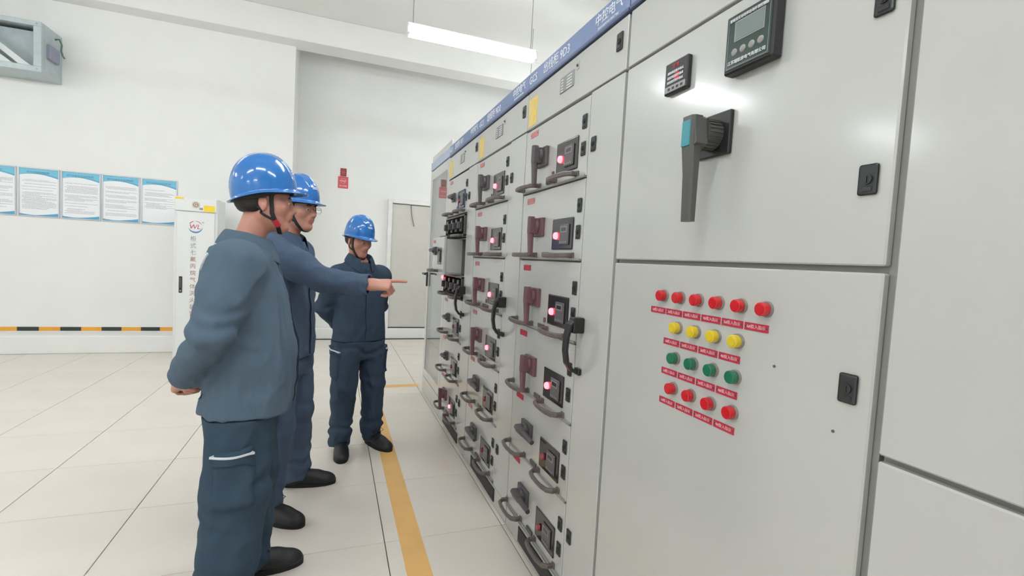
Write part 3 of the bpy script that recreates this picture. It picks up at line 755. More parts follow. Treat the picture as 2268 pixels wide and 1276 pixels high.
def smooth_interp(x, xs, ys):
    """monotone-ish cubic (Catmull-Rom) interpolation"""
    xs = np.asarray(xs, float); ys = np.asarray(ys, float); x = np.clip(x, xs[0], xs[-1])
    i = np.clip(np.searchsorted(xs, x)-1, 0, len(xs)-2)
    m_ = np.gradient(ys, xs); h = xs[i+1]-xs[i]; t = (x-xs[i])/h
    return ((2*t**3-3*t**2+1)*ys[i]+(t**3-2*t**2+t)*h*m_[i]+(-2*t**3+3*t**2)*ys[i+1]+(t**3-t**2)*h*m_[i+1]).astype(np.float32)
def np_mesh(name, v, f, mats, mi=None):
    me = bpy.data.meshes.new(name)
    me.vertices.add(len(v)); me.vertices.foreach_set('co', v.astype(np.float32).ravel())
    me.loops.add(f.size); me.loops.foreach_set('vertex_index', f.astype(np.int32).ravel())
    me.polygons.add(len(f)); me.polygons.foreach_set('loop_start', np.arange(0, f.size, 4, dtype=np.int32)); me.polygons.foreach_set('loop_total', np.full(len(f), 4, np.int32))
    for m_ in mats: me.materials.append(m_)
    if mi is not None: me.polygons.foreach_set('material_index', mi.astype(np.int32))
    me.update(calc_edges=True); me.validate(); me.shade_smooth()
    return me
def normals(v, f):
    n = np.zeros_like(v); a, b, c, d = [v[f[:, i]] for i in range(4)]
    fn = np.cross(c-a, d-b)
    for i in range(4): np.add.at(n, f[:, i], fn)
    return n/(np.linalg.norm(n, axis=1, keepdims=True)+1e-9)
def wrinkle(v, f, fn):
    n = normals(v, f); d = np.array([fn(Vector(p)) for p in v]); return v+n*d[:, None]

M_skin = mat('skin', (196, 140, 122), .5, var=.05, vscale=30, bump=.1, bscale=150)
M_lip = mat('lip', (184, 120, 108), .45, var=.03)
M_hair = mat('black_hair', (34, 32, 32), .6, var=.2, vscale=60)
M_eyew = mat('eye_white', (216, 208, 200), .3, var=0); M_iris = mat('iris_dark', (40, 28, 24), .2, var=0)
M_helm = mat('helmet_blue', (26, 112, 190), .16, var=.02, coat=.6)
M_strap = mat('strap_black', (34, 36, 40), .7)
M_sred = mat('strap_red_clip', (196, 48, 66), .5)
M_shoe = mat('shoe_black', (28, 28, 32), .5, var=.15); M_sole = mat('sole_black', (20, 20, 22), .7)
M_refl = mat('reflective_white_piping', (214, 220, 226), .4, var=.02)
def cloth(name, rgb): return mat(name, rgb, .85, var=.07, vscale=9, bump=.55, bscale=11, bdist=.02, spec=.2, stretch=(1, 1, .55))
M_clA = cloth('slate_blue_cloth', (88, 106, 122)); M_clB = cloth('slate_blue_cloth_mid', (78, 94, 116)); M_clC = cloth('navy_cloth', (60, 76, 94))
M_clD = cloth('trouser_blue_cloth', (58, 76, 92)); M_seam = mat('seam_dark', (44, 54, 68), .9)

def head_sdf(f, T, k=1.0):
    """T maps head-local points to body-local points"""
    hs = T.to_scale()[0]; A = lambda p: tuple(T @ Vector(p))
    Rm = T.to_3x3().normalized() if False else T.to_quaternion().to_matrix(); Mt = [[Rm[j][i] for j in range(3)] for i in range(3)]
    E = lambda c, r, kk, op='u', M=None: f.ell(A(c), [v*hs for v in r], kk, op, Mt if M is None else [[(Rm @ M)[j][i] for j in range(3)] for i in range(3)])
    Cp = lambda a, b, r0, r1, kk, op='u': f.cap(A(a), A(b), r0*hs, r1*hs, kk, op)
    E((-.012, 0, .030), (.098, .077, .086), .01)
    E((.028, 0, -.030), (.060, .062, .080), .03)
    Cp((.0, .047, -.050), (.060, .018, -.094), .020, .017, .03); Cp((.0, -.047, -.050), (.060, -.018, -.094), .020, .017, .03)
    E((.070, 0, -.097), (.020, .024, .018), .02)
    Cp((.079, .030, .024), (.079, -.030, .024), .012, .012, .018)
    for s in (-1, 1):
        E((.060, s*.046, -.018), (.020, .018, .018), .03)
        E((.099, s*.031, .004), (.016, .017, .011), .012, 's')
        E((.078, s*.031, .003), (.0135, .016, .0115), .004)
        E((.0805, s*.031, .0125), (.0135, .018, .0045), .005); E((.080, s*.031, -.0085), (.0125, .016, .003), .005)
    Cp((.086, 0, .018), (.106, 0, -.024), .0085, .0115, .012)
    E((.107, 0, -.028), (.0115, .0115, .010), .008)
    for s in (-1, 1): E((.097, s*.0125, -.033), (.0095, .0075, .0075), .006)
    E((.086, 0, -.050), (.016, .024, .022), .015)
    Cp((.094, .016, -.056), (.0965, 0, -.0545), .004, .0052, .006); Cp((.094, -.016, -.056), (.0965, 0, -.0545), .004, .0052, .006)
    Cp((.091, .013, -.0655), (.094, 0, -.0665), .0042, .0055, .006); Cp((.091, -.013, -.0655), (.094, 0, -.0665), .0042, .0055, .006)
    Cp((.097, .019, -.0610), (.103, 0, -.0605), .0014, .0018, .003, 's'); Cp((.097, -.019, -.0610), (.103, 0, -.0605), .0014, .0018, .003, 's')
    for s in (-1, 1):
        M = Matrix.Rotation(math.radians(s*22), 3, 'Z') @ Matrix.Rotation(math.radians(-12), 3, 'Y')
        E((-.008, s*.080, -.004), (.018, .007, .032), .005, 'u', M)
        E((-.004, s*.090, .002), (.009, .006, .017), .004, 's', M)
        E((-.006, s*.0795, -.030), (.009, .006, .010), .004)
def hand_sdf(f, wrist, d, up, side, pose, s=1.0):
    """wrist point, d: direction to the knuckles, up: back of the hand, side: towards the thumb; pose: per finger list of three bend angles"""
    W = Vector(wrist); d = Vector(d).normalized(); up = Vector(up); up = (up-d*up.dot(d)).normalized(); sd = Vector(side); sd = (sd-d*sd.dot(d)-up*sd.dot(up)).normalized()
    P = lambda a, b, c: W+d*a*s+sd*b*s+up*c*s
    for j, (b0, b1) in enumerate(((.022, .030), (.008, .010), (-.008, -.010), (-.021, -.028))):
        f.cap(P(-.01, b0*.8, 0), P(.078-.004*abs(j-1), b1, .0), .0155*s, .0125*s, .012)
    f.cap(P(-.05, 0, 0), P(.01, 0, 0), .026*s, .026*s, .02, sc=(tuple(up), .8))
    L = [(.040, .025, .020), (.044, .028, .021), (.040, .026, .020), (.032, .020, .018)]; tips = []
    for j, b1 in enumerate((.031, .010, -.011, -.030)):
        p = P(.080-.005*abs(j-1.2), b1, .001); a = 0; spread = (1.2-j)*.06
        for q in range(3):
            a += math.radians(pose[j][q]); l = L[j][q]*s
            v = (d*math.cos(a)-up*math.sin(a)+sd*spread*(1 if a < 1 else .2)).normalized(); n = p+v*l
            r0 = (.0092-.0008*q)*s; f.cap(p, n, r0, r0-.0009*s, .003); p = n
        tips.append(p)
    p = P(.018, .026, -.006); a = pose[4]
    for q, l in enumerate((.040, .032, .026)):
        v = (d*a[q][0]+sd*a[q][1]-up*a[q][2]).normalized(); n = p+v*l*s; f.cap(p, n, (.0135, .011, .0098)[q]*s, (.011, .0098, .0080)[q]*s, .006); p = n
    return tips
def helmet(parent, T, mt, hx=1.0):
    """hard hat built around the head transform T"""
    root_m = T
    nt_, np_ = 72, 22
    V = []; 
    def base(th):
        c, s_ = math.cos(th), math.sin(th); a = .123 if c > 0 else .124
        return Vector((a*c, .104*s_, 0))
    for i in range(np_+1):
        ph = (i/np_)*PI/2; row = []
        for j in range(nt_):
            th = 2*PI*j/nt_; b = base(th); c = math.cos(th); s_ = math.sin(th)
            k = math.cos(ph)**.80; z = .150*math.sin(ph)**.97
            p = Vector((b.x*k, b.y*k, z))
            rib = math.exp(-((b.y*k)/.016)**2)*.005*(1 if ph > .35 else ph/.35)
            rib += .003*math.exp(-((abs(b.y*k)-.045)/.010)**2)*max(0, math.sin(ph*2))
            p += p.normalized()*rib
            p.z -= .022*max(0, -c)**1.5*(1-i/np_)*1.0
            row.append(p)
        V.append(row)
    brim = []
    for w_, dz in ((1.0, -.010), (1.0, -.018), (.55, -.016)):
        pass
    rows = []
    for step, (o, dz) in enumerate(((0, -.004), (.35, -.012), (.75, -.017), (1.0, -.019), (.97, -.023))):
        row = []
        for j in range(nt_):
            th = 2*PI*j/nt_; b = base(th); c = math.cos(th); dr_ = b.normalized()
            wd = .009+.034*max(0, c)**3+.006*max(0, -c)**2
            p = b+dr_*wd*o*1.0; p.z = dz*(.7+.5*max(0, c)**2)-.022*max(0, -c)**1.5
            row.append(p)
        rows.append(row)
    allr = rows[::-1]+V
    bm = bmesh.new(); R = [[bm.verts.new(p) for p in r] for r in allr[:-1]]; top = bm.verts.new(allr[-1][0])
    for A, B in zip(R, R[1:]):
        for j in range(nt_): bm.faces.new((A[j], A[(j+1) % nt_], B[(j+1) % nt_], B[j]))
    for j in range(nt_): bm.faces.new((R[-1][j], R[-1][(j+1) % nt_], top))
    bmesh.ops.recalc_face_normals(bm, faces=bm.faces)
    me = bpy.data.meshes.new('helmet'); bm.to_mesh(me); bm.free(); me.materials.append(mt); me.shade_smooth()
    o = link('helmet', me, parent); o.matrix_local = root_m
    so = o.modifiers.new('thickness', 'SOLIDIFY'); so.thickness = .003; so.offset = -1
    th_ = BVHTree.FromPolygons([v_.co.copy() for v_ in me.vertices], [tuple(p_.vertices) for p_ in me.polygons])
    em = MB()
    for y_, z_, w_, h_ in ((0, .088, .016, .012), (-.006, .072, .034, .004), (0, .064, .040, .005)):
        for q_ in range(4):
            ya = y_-w_/2+w_*q_/4; a_ = th_.ray_cast(Vector((.3, ya, z_)), Vector((-1, 0, 0)))[0]; b_ = th_.ray_cast(Vector((.3, ya+w_/4, z_)), Vector((-1, 0, 0)))[0]
            if a_ and b_: em.sweep([a_, b_], .002, h_, up=(-.35, 0, 1), rnd=.1)
    build('emblem', em, M_txtw, o)
    ib = MB(); n = 40
    ib.sweep([Vector((math.cos(2*PI*k/n)*.112-.004, math.sin(2*PI*k/n)*.094, -.008+(-.012 if math.cos(2*PI*k/n) < 0 else 0))) for k in range(n)], .004, .030, closed=True)
    build('headband', ib, M_strap, o, smooth=True, angle=50)
    return o
def ribbon(pts, w, th, mt, name, parent, tree, lift=.002, closed=False):
    """flat strip laid on a surface: points pulled onto the surface, strip widened across"""
    P = [Vector(p) for p in pts]; Q = []; N = []
    for a, b in zip(P, P[1:]):
        for k in range(6): Q.append(a.lerp(b, k/6))
    Q.append(P[-1]); R = []
    for q in Q:
        if tree is not None:
            c, n, _, _ = tree.find_nearest(q); R.append(c+n*lift); N.append(n)
        else: R.append(q); N.append(Vector((0, 0, 1)))
    soft = lift >= .01
    if soft:
        for _ in range(12): R = [R[0]]+[(R[i-1]+R[i]*2+R[i+1])/4 for i in range(1, len(R)-1)]+[R[-1]]; N = [N[0]]+[(N[i-1]+N[i]*2+N[i+1]).normalized() for i in range(1, len(N)-1)]+[N[-1]]
    bm = bmesh.new(); rings = []
    for i, p in enumerate(R):
        t = (R[min(i+1, len(R)-1)]-R[max(i-1, 0)]).normalized(); n = N[i]; s_ = t.cross(n).normalized()
        e = [p+s_*w/2, p-s_*w/2]
        if tree is not None and not soft:
            for q_ in (0, 1):
                c, n2, _, _ = tree.find_nearest(e[q_]); e[q_] = c+n2*lift
        rings.append([bm.verts.new(e[0]), bm.verts.new(p+n*th*.2), bm.verts.new(e[1]), bm.verts.new(e[1]-n*(th+lift)), bm.verts.new(e[0]-n*(th+lift))])
    for A, B in zip(rings, rings[1:]):
        for j in range(5): bm.faces.new((A[j], B[j], B[(j+1) % 5], A[(j+1) % 5]))
    bm.faces.new(rings[0]); bm.faces.new(rings[-1][::-1])
    bmesh.ops.recalc_face_normals(bm, faces=bm.faces)
    me = bpy.data.meshes.new(name); bm.to_mesh(me); bm.free(); me.materials.append(mt)
    return link(name, me, parent)
def patch(tree, c, du, dv, w, h, mt, name, parent, th=.004, n=10):
    """cloth flap of w x h laid on a surface around c (du, dv: its axes)"""
    c = Vector(c); du = Vector(du).normalized(); dv = Vector(dv).normalized(); nn = du.cross(dv)
    bm = bmesh.new(); G = []; 
    for i in range(n+1):
        r = []
        for j in range(n+1):
            p = c+du*w*(i/n-.5)+dv*h*(j/n-.5); q, nr, _, _ = tree.find_nearest(p)
            e = 0 if i in (0, n) or j in (0, n) else th
            r.append(bm.verts.new(q+nr*(e+.0005)))
        G.append(r)
    for i in range(n):
        for j in range(n): bm.faces.new((G[i][j], G[i+1][j], G[i+1][j+1], G[i][j+1]))
    bmesh.ops.recalc_face_normals(bm, faces=bm.faces)
    me = bpy.data.meshes.new(name); bm.to_mesh(me); bm.free(); me.materials.append(mt); me.shade_smooth()
    return link(name, me, parent)
def cloth_noise(amp, fr, seed, knees=()):
    off = Vector((seed*3.1, seed*1.7, seed*.9))
    def fn(p):
        q = Vector((p.x*fr[0], p.y*fr[1], p.z*fr[2]))+off
        q2 = q+Vector((noise.noise(q*.6), noise.noise(q*.6+Vector((5, 2, 1))), noise.noise(q*.6+Vector((9, 4, 7)))))*.9
        a = noise.noise(q2); r = 1-2*abs(noise.noise(q2*1.9+Vector((3, 3, 3))))
        am = amp
        d = am*(.8*a+.55*(r-.5))
        for (c, rad, am2, fz) in knees:
            w_ = math.exp(-((p-Vector(c)).length/rad)**2)
            if w_ > .03: d += w_*am2*math.sin(p.z*fz+4*noise.noise(p*9+off)+p.x*14)
        return d
    return fn
def shoe(parent, T, mt, laces=True):
    f = Field((-.12, -.07, -.01), (.22, .07, .17), .004, .004)
    f.ell((.10, 0, .030), (.085, .046, .042), .02); f.ell((.145, 0, .024), (.058, .047, .034), .02); f.ell((-.03, 0, .040), (.055, .036, .045), .02)
    f.cap((-.035, 0, .05), (-.025, 0, .125), .042, .046, .03, sc=((1, 0, 0), 1.15)); f.cap((.03, 0, .055), (.09, 0, .045), .042, .036, .03)
    f.cut((0, 0, -1), (0, 0, .018)); f.cut((0, 0, 1), (0, 0, .15))
    v, q = f.mesh(); me = np_mesh('shoe', v, q, [mt]); o = link('shoe', me, parent); o.matrix_local = T
    s = MB(); n = 40; pts = []
    for k in range(n):
        a = 2*PI*k/n; c, s_ = math.cos(a), math.sin(a)
        x = .062+.143*c*(1 if c > 0 else .98); wd = .050 if c > -.1 else .040
        wd = .040+.012*(1/(1+math.exp(-6*(c+.0)))); pts.append((x, wd*math.copysign(abs(s_)**.8, s_)))
    s.prism(pts, 0, .024, 'z'); build('sole', s, M_sole, o, smooth=True, angle=40)
    if laces:
        l = MB()
        for k in range(3):
            x = .045+.022*k; z = .098-.012*k; l.tube([(x-.004, -.028, z-.016), (x, -.012, z), (x+.004, .012, z), (x+.008, .028, z-.016)], .0028, 6)
        l.tube([(.04, 0, .102), (.05, .03, .125), (.065, .04, .11), (.055, .02, .098), (.045, -.01, .10), (.055, -.04, .120), (.07, -.045, .10)], .0026, 6)
        build('lace', l, M_shoe, o, smooth=True)
    return o

def collar(parent, c, tilt, mt, gap=.35, r=.072, hs=1.0):
    """folded shirt collar: stand, fold and falling leaf, open at the front"""
    prof = [(.002, -.030), (0, .0), (-.004, .030), (-.001, .040), (.006, .040), (.014, .024), (.023, .002), (.028, -.018)]
    n = 44; bm = bmesh.new(); G = []
    Mx = Matrix.Translation(c) @ Matrix.Rotation(tilt, 4, 'Y')
    for i in range(n+1):
        a = gap+(2*PI-2*gap)*i/n; fr = max(0, math.cos(a)); row = []
        for j, (dr, dz) in enumerate(prof):
            leaf = max(0, j-4)/3
            rr = r+dr+.020*leaf*fr; z = dz-leaf*(.030*fr**2)-.012*fr
            aa = a+(-.12 if i < n/2 else .12)*leaf*(fr**6)
            row.append(bm.verts.new(Mx @ Vector((math.cos(aa)*rr*1.06, math.sin(aa)*rr, z))))
        G.append(row)
    for A, B in zip(G, G[1:]):
        for j in range(len(prof)-1): bm.faces.new((A[j], B[j], B[j+1], A[j+1]))
    bmesh.ops.recalc_face_normals(bm, faces=bm.faces)
    me = bpy.data.meshes.new('collar'); bm.to_mesh(me); bm.free(); me.materials.append(mt); me.shade_smooth()
    o = link('collar', me, parent); so = o.modifiers.new('thickness', 'SOLIDIFY'); so.thickness = .0035; so.offset = 0
    sb = o.modifiers.new('smooth', 'SUBSURF'); sb.levels = 1; sb.render_levels = 1
    return o
# ------------------------------------------------------------------ the three workers
def person(label, loc, yaw, S, P):
    """S: height scale (1 = 1.70 m bareheaded); P: pose dictionary in person-local metres (facing +X, left +Y)"""
    root = thing('person', label, 'person', loc, math.radians(yaw))
    sc = lambda p: Vector(p)*S
    lean = P.get('lean', 0)
    nb = sc(P.get('neck', (.0, 0, 1.42))); hc = sc(P['head'])
    hy, hp, hr = P['head_rot']
    HS = P.get('hs', .92)
    T = Matrix.Translation(hc) @ Matrix.Rotation(math.radians(hy), 4, 'Z') @ Matrix.Rotation(math.radians(hp), 4, 'Y') @ Matrix.Rotation(math.radians(hr), 4, 'X') @ Matrix.Scale(HS, 4)
    sh = {k: sc(v) for k, v in P['shoulder'].items()}; el = {k: sc(v) for k, v in P['elbow'].items()}; wr = {k: sc(v) for k, v in P['wrist'].items()}
    hip = {k: sc(v) for k, v in P['hip'].items()}; kn = {k: sc(v) for k, v in P['knee'].items()}; an = {k: sc(v) for k, v in P['ankle'].items()}
    tp = [tuple(v*S for v in r) for r in P['torso']]          # jacket profile rows z,cx,cy,half depth,half width (already metres)
    allp = [hc]+list(sh.values())+list(el.values())+list(wr.values())+list(an.values())+list(kn.values())
    lo = [min(p[i] for p in allp)-.24 for i in range(3)]; hi = [max(p[i] for p in allp)+.24 for i in range(3)]; lo[2] = -.02
    zones = [((hc.x-.14, hc.y-.12, hc.z-.16), (hc.x+.15, hc.y+.12, hc.z+.14))]
    for k, h in P['hand'].items():
        c = wr[k]+Vector(h['d']).normalized()*.07; zones.append(((c.x-.11, c.y-.11, c.z-.11), (c.x+.11, c.y+.11, c.z+.11)))
    f = Field(lo, hi, .0034, .0085, zones)
    # body
    f.loft([(z, cx, cy, a*.72, b*.78) for z, cx, cy, a, b in tp], .02)
    for k in ('l', 'r'):
        f.cap(hip[k], kn[k], .075, .055, .03); f.cap(kn[k], an[k], .052, .036, .02); f.cap(an[k], an[k]+Vector((.03, 0, -.045)), .033, .024, .02)
        f.cap(sh[k]-Vector((0, 0, .0)), el[k], .046, .038, .03); f.cap(el[k], wr[k], .037, .026, .02)
        f.cap(nb+Vector((-.01, 0, -.02)), sh[k], .045, .04, .04)
    f.cap(nb-Vector((.01, 0, .06)), T @ Vector((-.022, 0, -.045)), .055, .047, .02)
    head_sdf(f, T)
    for k, h in P['hand'].items(): hand_sdf(f, wr[k], h['d'], h['up'], h['side'], h['pose'], h.get('s', 1)*S)
    v, q = f.mesh()
    Ti = T.inverted(); fc = v[q].mean(1)
    R3 = np.array(Ti.to_3x3()); loc_ = fc @ R3.T+np.array(Ti.translation)
    lip = (loc_[:, 0] > .088) & (np.abs(loc_[:, 1]) < .021) & (loc_[:, 2] < -.0515) & (loc_[:, 2] > -.0725)
    body = link('body', np_mesh('body', v, q, [M_skin, M_lip], lip.astype(int)), root)
    tree_b = BVHTree.FromPolygons([tuple(p) for p in v], [tuple(p) for p in q.tolist()])
    # eyes, brows, hair
    for s in (-1, 1):
        b = MB(); b.mi = 0; b.ball((0, 0, 0), .0118, 18); b.mi = 1; b.ball((.0062, 0, -.001), .0074, 16, (.85, 1, 1))
        o = build('eye', b, [M_eyew, M_iris], root, smooth=True); o.matrix_local = T @ Matrix.Translation((.0822, s*.031, .0015)) @ Matrix.Diagonal((1.0, 1.15, .60, 1))
        tb = [T @ Vector((.10, s*.014, .0225)), T @ Vector((.10, s*.03, .0255)), T @ Vector((.09, s*.046, .0215))]
        ribbon(tb, .0058, .001, M_hair, 'eyebrow', root, tree_b, .0012)
    g = Field((-.13, -.10, -.10), (.12, .10, .14), .0055, .0055)
    g.ell((-.016, 0, .032), (.102, .083, .088), .01); g.ell((-.040, 0, -.010), (.060, .072, .046), .03)
    for s in (-1, 1): g.ell((.025, s*.078, .005), (.012, .006, .03), .01)
    g.ell((.085, 0, -.03), (.085, .12, .085), .02, 's'); g.ell((.005, .09, -.01), (.026, .03, .04), .01, 's'); g.ell((.005, -.09, -.01), (.026, .03, .04), .01, 's')
    g.ell((-.03, 0, -.125), (.12, .13, .086), .015, 's')
    hv, hq = g.mesh(); hv = hv+normals(hv, hq)*(np.random.RandomState(1).rand(len(hv), 1)*.0015)
    ho = link('hair', np_mesh('hair', hv, hq, [M_hair]), root); ho.matrix_local = T
    # helmet and strap
    Th = T @ Matrix.Translation(P.get('helm_off', (-.004, 0, .046))) @ Matrix.Rotation(math.radians(P.get('helm_tilt', 0)), 4, 'Y')
    hl = helmet(root, Th, M_helm)
    for s in (-1, 1):
        ribbon([T @ Vector((.030, s*.088, .045)), T @ Vector((.024, s*.082, .0)), T @ Vector((.028, s*.074, -.045)), T @ Vector((.042, s*.055, -.082)), T @ Vector((.055, s*.03, -.108)), T @ Vector((.060, 0, -.116))], .015, .0025, M_strap, 'chin_strap', root, tree_b, .0035)
        ribbon([T @ Vector((-.06, s*.088, .03)), T @ Vector((-.045, s*.085, -.03)), T @ Vector((.0, s*.075, -.055)), T @ Vector((.036, s*.062, -.072))], .009, .0025, M_strap, 'rear_strap', root, tree_b, .003)
    if P.get('clip'):
        ribbon([T @ Vector((.036, -.063, -.072)), T @ Vector((.050, -.045, -.092))], .020, .004, M_sred, 'strap_clip', root, tree_b, .0065)
    # jacket
    zt, zh = tp[-1][0], tp[0][0]
    lo2 = [lo[0], lo[1], zh-.05]; hi2 = [hi[0], hi[1], nb.z+.16]
    f = Field(lo2, hi2, .0058, .0058)
    f.loft(tp, .02, 2.4)
    R = P.get('sleeve', (.072, .060, .052))
    for k in ('l', 'r'):
        f.cap(nb+Vector((-.015, 0, -.075)), sh[k]+Vector((0, 0, -.005)), .070, .058, .05, sc=((1, 0, 0), 1.25))
        f.cap(sh[k], el[k], R[0], R[1], .045); f.cap(el[k], wr[k], R[1], R[2], .03)
        f.cap(sh[k]+Vector((0, 0, -.04)), (sh[k]+el[k])/2+Vector((0, 0, 0)), R[0], R[0]*.95, .03)
    # hollow cuffs and neck opening
    for k in ('l', 'r'):
        d = (wr[k]-el[k]).normalized(); w0 = wr[k]-d*.012
        sl, X, Y, Z = f.win(np.array(w0)-.1, np.array(w0)+.1)
        pl = (X-w0.x)*d.x+(Y-w0.y)*d.y+(Z-w0.z)*d.z
        rr = np.sqrt((X-w0.x)**2+(Y-w0.y)**2+(Z-w0.z)**2)
        f.F[sl] = np.where(rr < .095, np.maximum(f.F[sl], pl), f.F[sl])
        f.cap(w0-d*.03, w0+d*.05, .036, .036, .004, 's')
    nt_ = (T @ Vector((-.018, 0, -.045)))
    f.cap(nb-Vector((.0, 0, .03)), nb+(nt_-nb)*1.6, .062, .085, .008, 's')
    hem = P.get('hem_n', (0, 0, -1)); f.cut(hem, (0, 0, zh))
    v, q = f.mesh()
    kneeb = [(el['l'], .12, .006, 75), (el['r'], .12, .006, 75), (wr['l'], .08, .004, 90), (wr['r'], .08, .004, 90), ((0, 0, zh+.05), .2, .003, 30)]
    v = wrinkle(v, q, cloth_noise(P.get('wr', .010), (7, 7, 4.5), P['seed'], kneeb))
    jm = P['jacket_mat']
    jk = link('jacket', np_mesh('jacket', v, q, [jm]), root)
    tj = BVHTree.FromPolygons([tuple(p) for p in v], [tuple(p) for p in q.tolist()])
    collar(jk, nb+Vector((.004, 0, P.get('collar_z', -.002))), P.get('collar_tilt', .25), jm, P.get('open', .25), .070)
    # trousers
    hipz = max(hip['l'].z, hip['r'].z)
    f = Field([min(p[i] for p in list(hip.values())+list(kn.values())+list(an.values()))-.2 for i in range(2)]+[.0], [max(p[i] for p in list(hip.values())+list(kn.values())+list(an.values()))+.2 for i in range(2)]+[zh+.14], .006, .006)
    f.loft([tuple(v*S for v in r) for r in P['seat']], .02, 2.2)
    L = P.get('legs', (.098, .082, .072))
    for k in ('l', 'r'):
        f.cap(hip[k], kn[k], L[0], L[1], .03, sc=((1, 0, 0), 1.15)); f.cap(kn[k], an[k]+Vector((0, 0, .0)), L[1], L[2], .03, sc=((1, 0, 0), 1.1))
    f.cut((0, 0, -1), (0, 0, .045))
    for k in ('l', 'r'): f.cap(an[k]+Vector((0, 0, -.1)), an[k]+Vector((0, 0, -.02)), .052, .052, .006, 's')
    f.cut((0, 0, 1), (0, 0, zh+.10))
    f2 = Field(lo, hi, .01, .01); f2.ax = f.ax; f2.F = np.full(f.F.shape, 1., np.float32)
    f2.loft([(tp[0][0]-.1, tp[0][1], tp[0][2], tp[0][3]-.022, tp[0][4]-.022)]+[(r[0], r[1], r[2], r[3]-.022, r[4]-.022) for r in tp], .001, 2.4)
    zz = f.ax[2] > zh-.004; f.F[:, :, zz] = np.maximum(f.F[:, :, zz], f2.F[:, :, zz])
    v, q = f.mesh()
    kb = []
    for k in ('l', 'r'): kb += [(kn[k], .13, .006, 55), (an[k]+Vector((0, 0, .05)), .13, .010, 62), (hip[k]+Vector((.08, 0, -.1)), .12, .005, 50)]
    v = wrinkle(v, q, cloth_noise(P.get('wr', .010), (6, 6, 4), P['seed']+4, kb))
    tm = P['trouser_mat']
    tr_ = link('trousers', np_mesh('trousers', v, q, [tm]), root)
    tt = BVHTree.FromPolygons([tuple(p) for p in v], [tuple(p) for p in q.tolist()])
    # cargo pockets with white piping
    for k, s in (('r', -1), ('l', 1)):
        m_ = hip[k].lerp(kn[k], P.get('pocket', .62))+Vector((.0, s*.14, 0))
        pk = patch(tt, m_+Vector((0, 0, -.065)), (1, 0, 0), (0, 0, 1), .185, .185, tm, 'cargo_pocket', tr_, .012, 12)
        fl_ = patch(tt, m_+Vector((0, 0, .02)), (1, 0, 0), (0, 0, 1), .20, .055, tm, 'pocket_flap', tr_, .016, 8)
        ribbon([m_+Vector((-.098, 0, .038)), m_+Vector((-.03, 0, .032)), m_+Vector((.04, 0, .028)), m_+Vector((.092, 0, .028))], .008, .004, M_refl, 'reflective_piping', tr_, tt, .020)
    # jacket trims: placket, seams, back reflective strip, pocket
    fx = max(r[1]+r[3] for r in tp)+.1
    ribbon([(fx, 0, nb.z-.07)]+[(smooth_interp(np.array([z]), [r[0] for r in tp], [r[1]+r[3] for r in tp])[0]+.01, 0, z) for z in np.linspace(zt-.03, zh+.01, 8)], .035, .003, jm, 'placket', jk, tj, .0045)
    ribbon([(smooth_interp(np.array([z]), [r[0] for r in tp], [r[1]+r[3] for r in tp])[0]+.01, -.019, z) for z in np.linspace(zt-.08, zh+.01, 8)], .003, .002, M_seam, 'placket_seam', jk, tj, .0075)
    for k, s in (('r', -1), ('l', 1)):
        a = sh[k]; ribbon([a+Vector((-.16, -s*.00, -.02)), a+Vector((-.13, s*.02, .00)), a+Vector((-.10, s*.03, .03))], .012, .002, M_refl, 'shoulder_piping', jk, tj, .005)
    hz = [(z_+.0, ) for z_ in (0,)]
    # shoes
    for k, s in (('r', 'r'), ('l', 'l')):
        fy, = (P['foot_yaw'][k],)
        a = an[k]; Tm = Matrix.Translation((a.x+.02, a.y, 0)) @ Matrix.Rotation(math.radians(fy), 4, 'Z')
        shoe(root, Tm, M_shoe)
    return root, T, tj, jk

CURL = [(35, 45, 30), (40, 50, 35), (42, 52, 35), (45, 52, 35)]
# near man, hands clasped behind his back
A = dict(head=(.048, 0, 1.535), head_rot=(2, 0, 0), neck=(-.01, 0, 1.385), clip=True, helm_tilt=-9,
    shoulder={'l': (-.02, .180, 1.312), 'r': (-.02, -.180, 1.312)}, elbow={'l': (-.10, .26, 1.06), 'r': (-.085, -.245, 1.07)}, wrist={'l': (-.18, .045, .895), 'r': (-.19, -.055, .885)},
    hip={'l': (-.01, .09, .84), 'r': (-.01, -.09, .84)}, knee={'l': (.01, .11, .46), 'r': (-.02, -.11, .46)}, ankle={'l': (.0, .12, .085), 'r': (-.05, -.13, .085)}, foot_yaw={'l': 4, 'r': -12},
    torso=[(.755, .003, 0, .158, .192), (.86, .012, 0, .158, .195), (.98, .016, 0, .157, .192), (1.10, .005, 0, .146, .190), (1.22, -.015, 0, .140, .198), (1.29, -.025, 0, .120, .182), (1.345, -.025, 0, .095, .115)],
    seat=[(.66, -.005, 0, .115, .15), (.76, -.005, 0, .135, .172), (.85, -.0, 0, .135, .168), (.93, .0, 0, .13, .165)], legs=(.097, .095, .088),
    hand={'l': dict(d=(-.25, -.85, -.30), up=(-.9, .2, .2), side=(0, .2, 1), pose=CURL+[((.7, .5, .3), (.8, .2, .5), (.9, .1, .4))]),
          'r': dict(d=(-.45, .70, -.35), up=(-.9, -.3, .2), side=(0, .2, 1), pose=CURL+[((.7, .5, .3), (.8, .2, .5), (.9, .1, .4))])},
    jacket_mat=M_clA, trouser_mat=M_clD, seed=1, wr=.012, sleeve=(.078, .066, .056), collar_tilt=.14, collar_z=-.010)
person('man in blue hard hat standing nearest, hands clasped behind his back', (-.300, 2.03, 0), 4, .99, A)
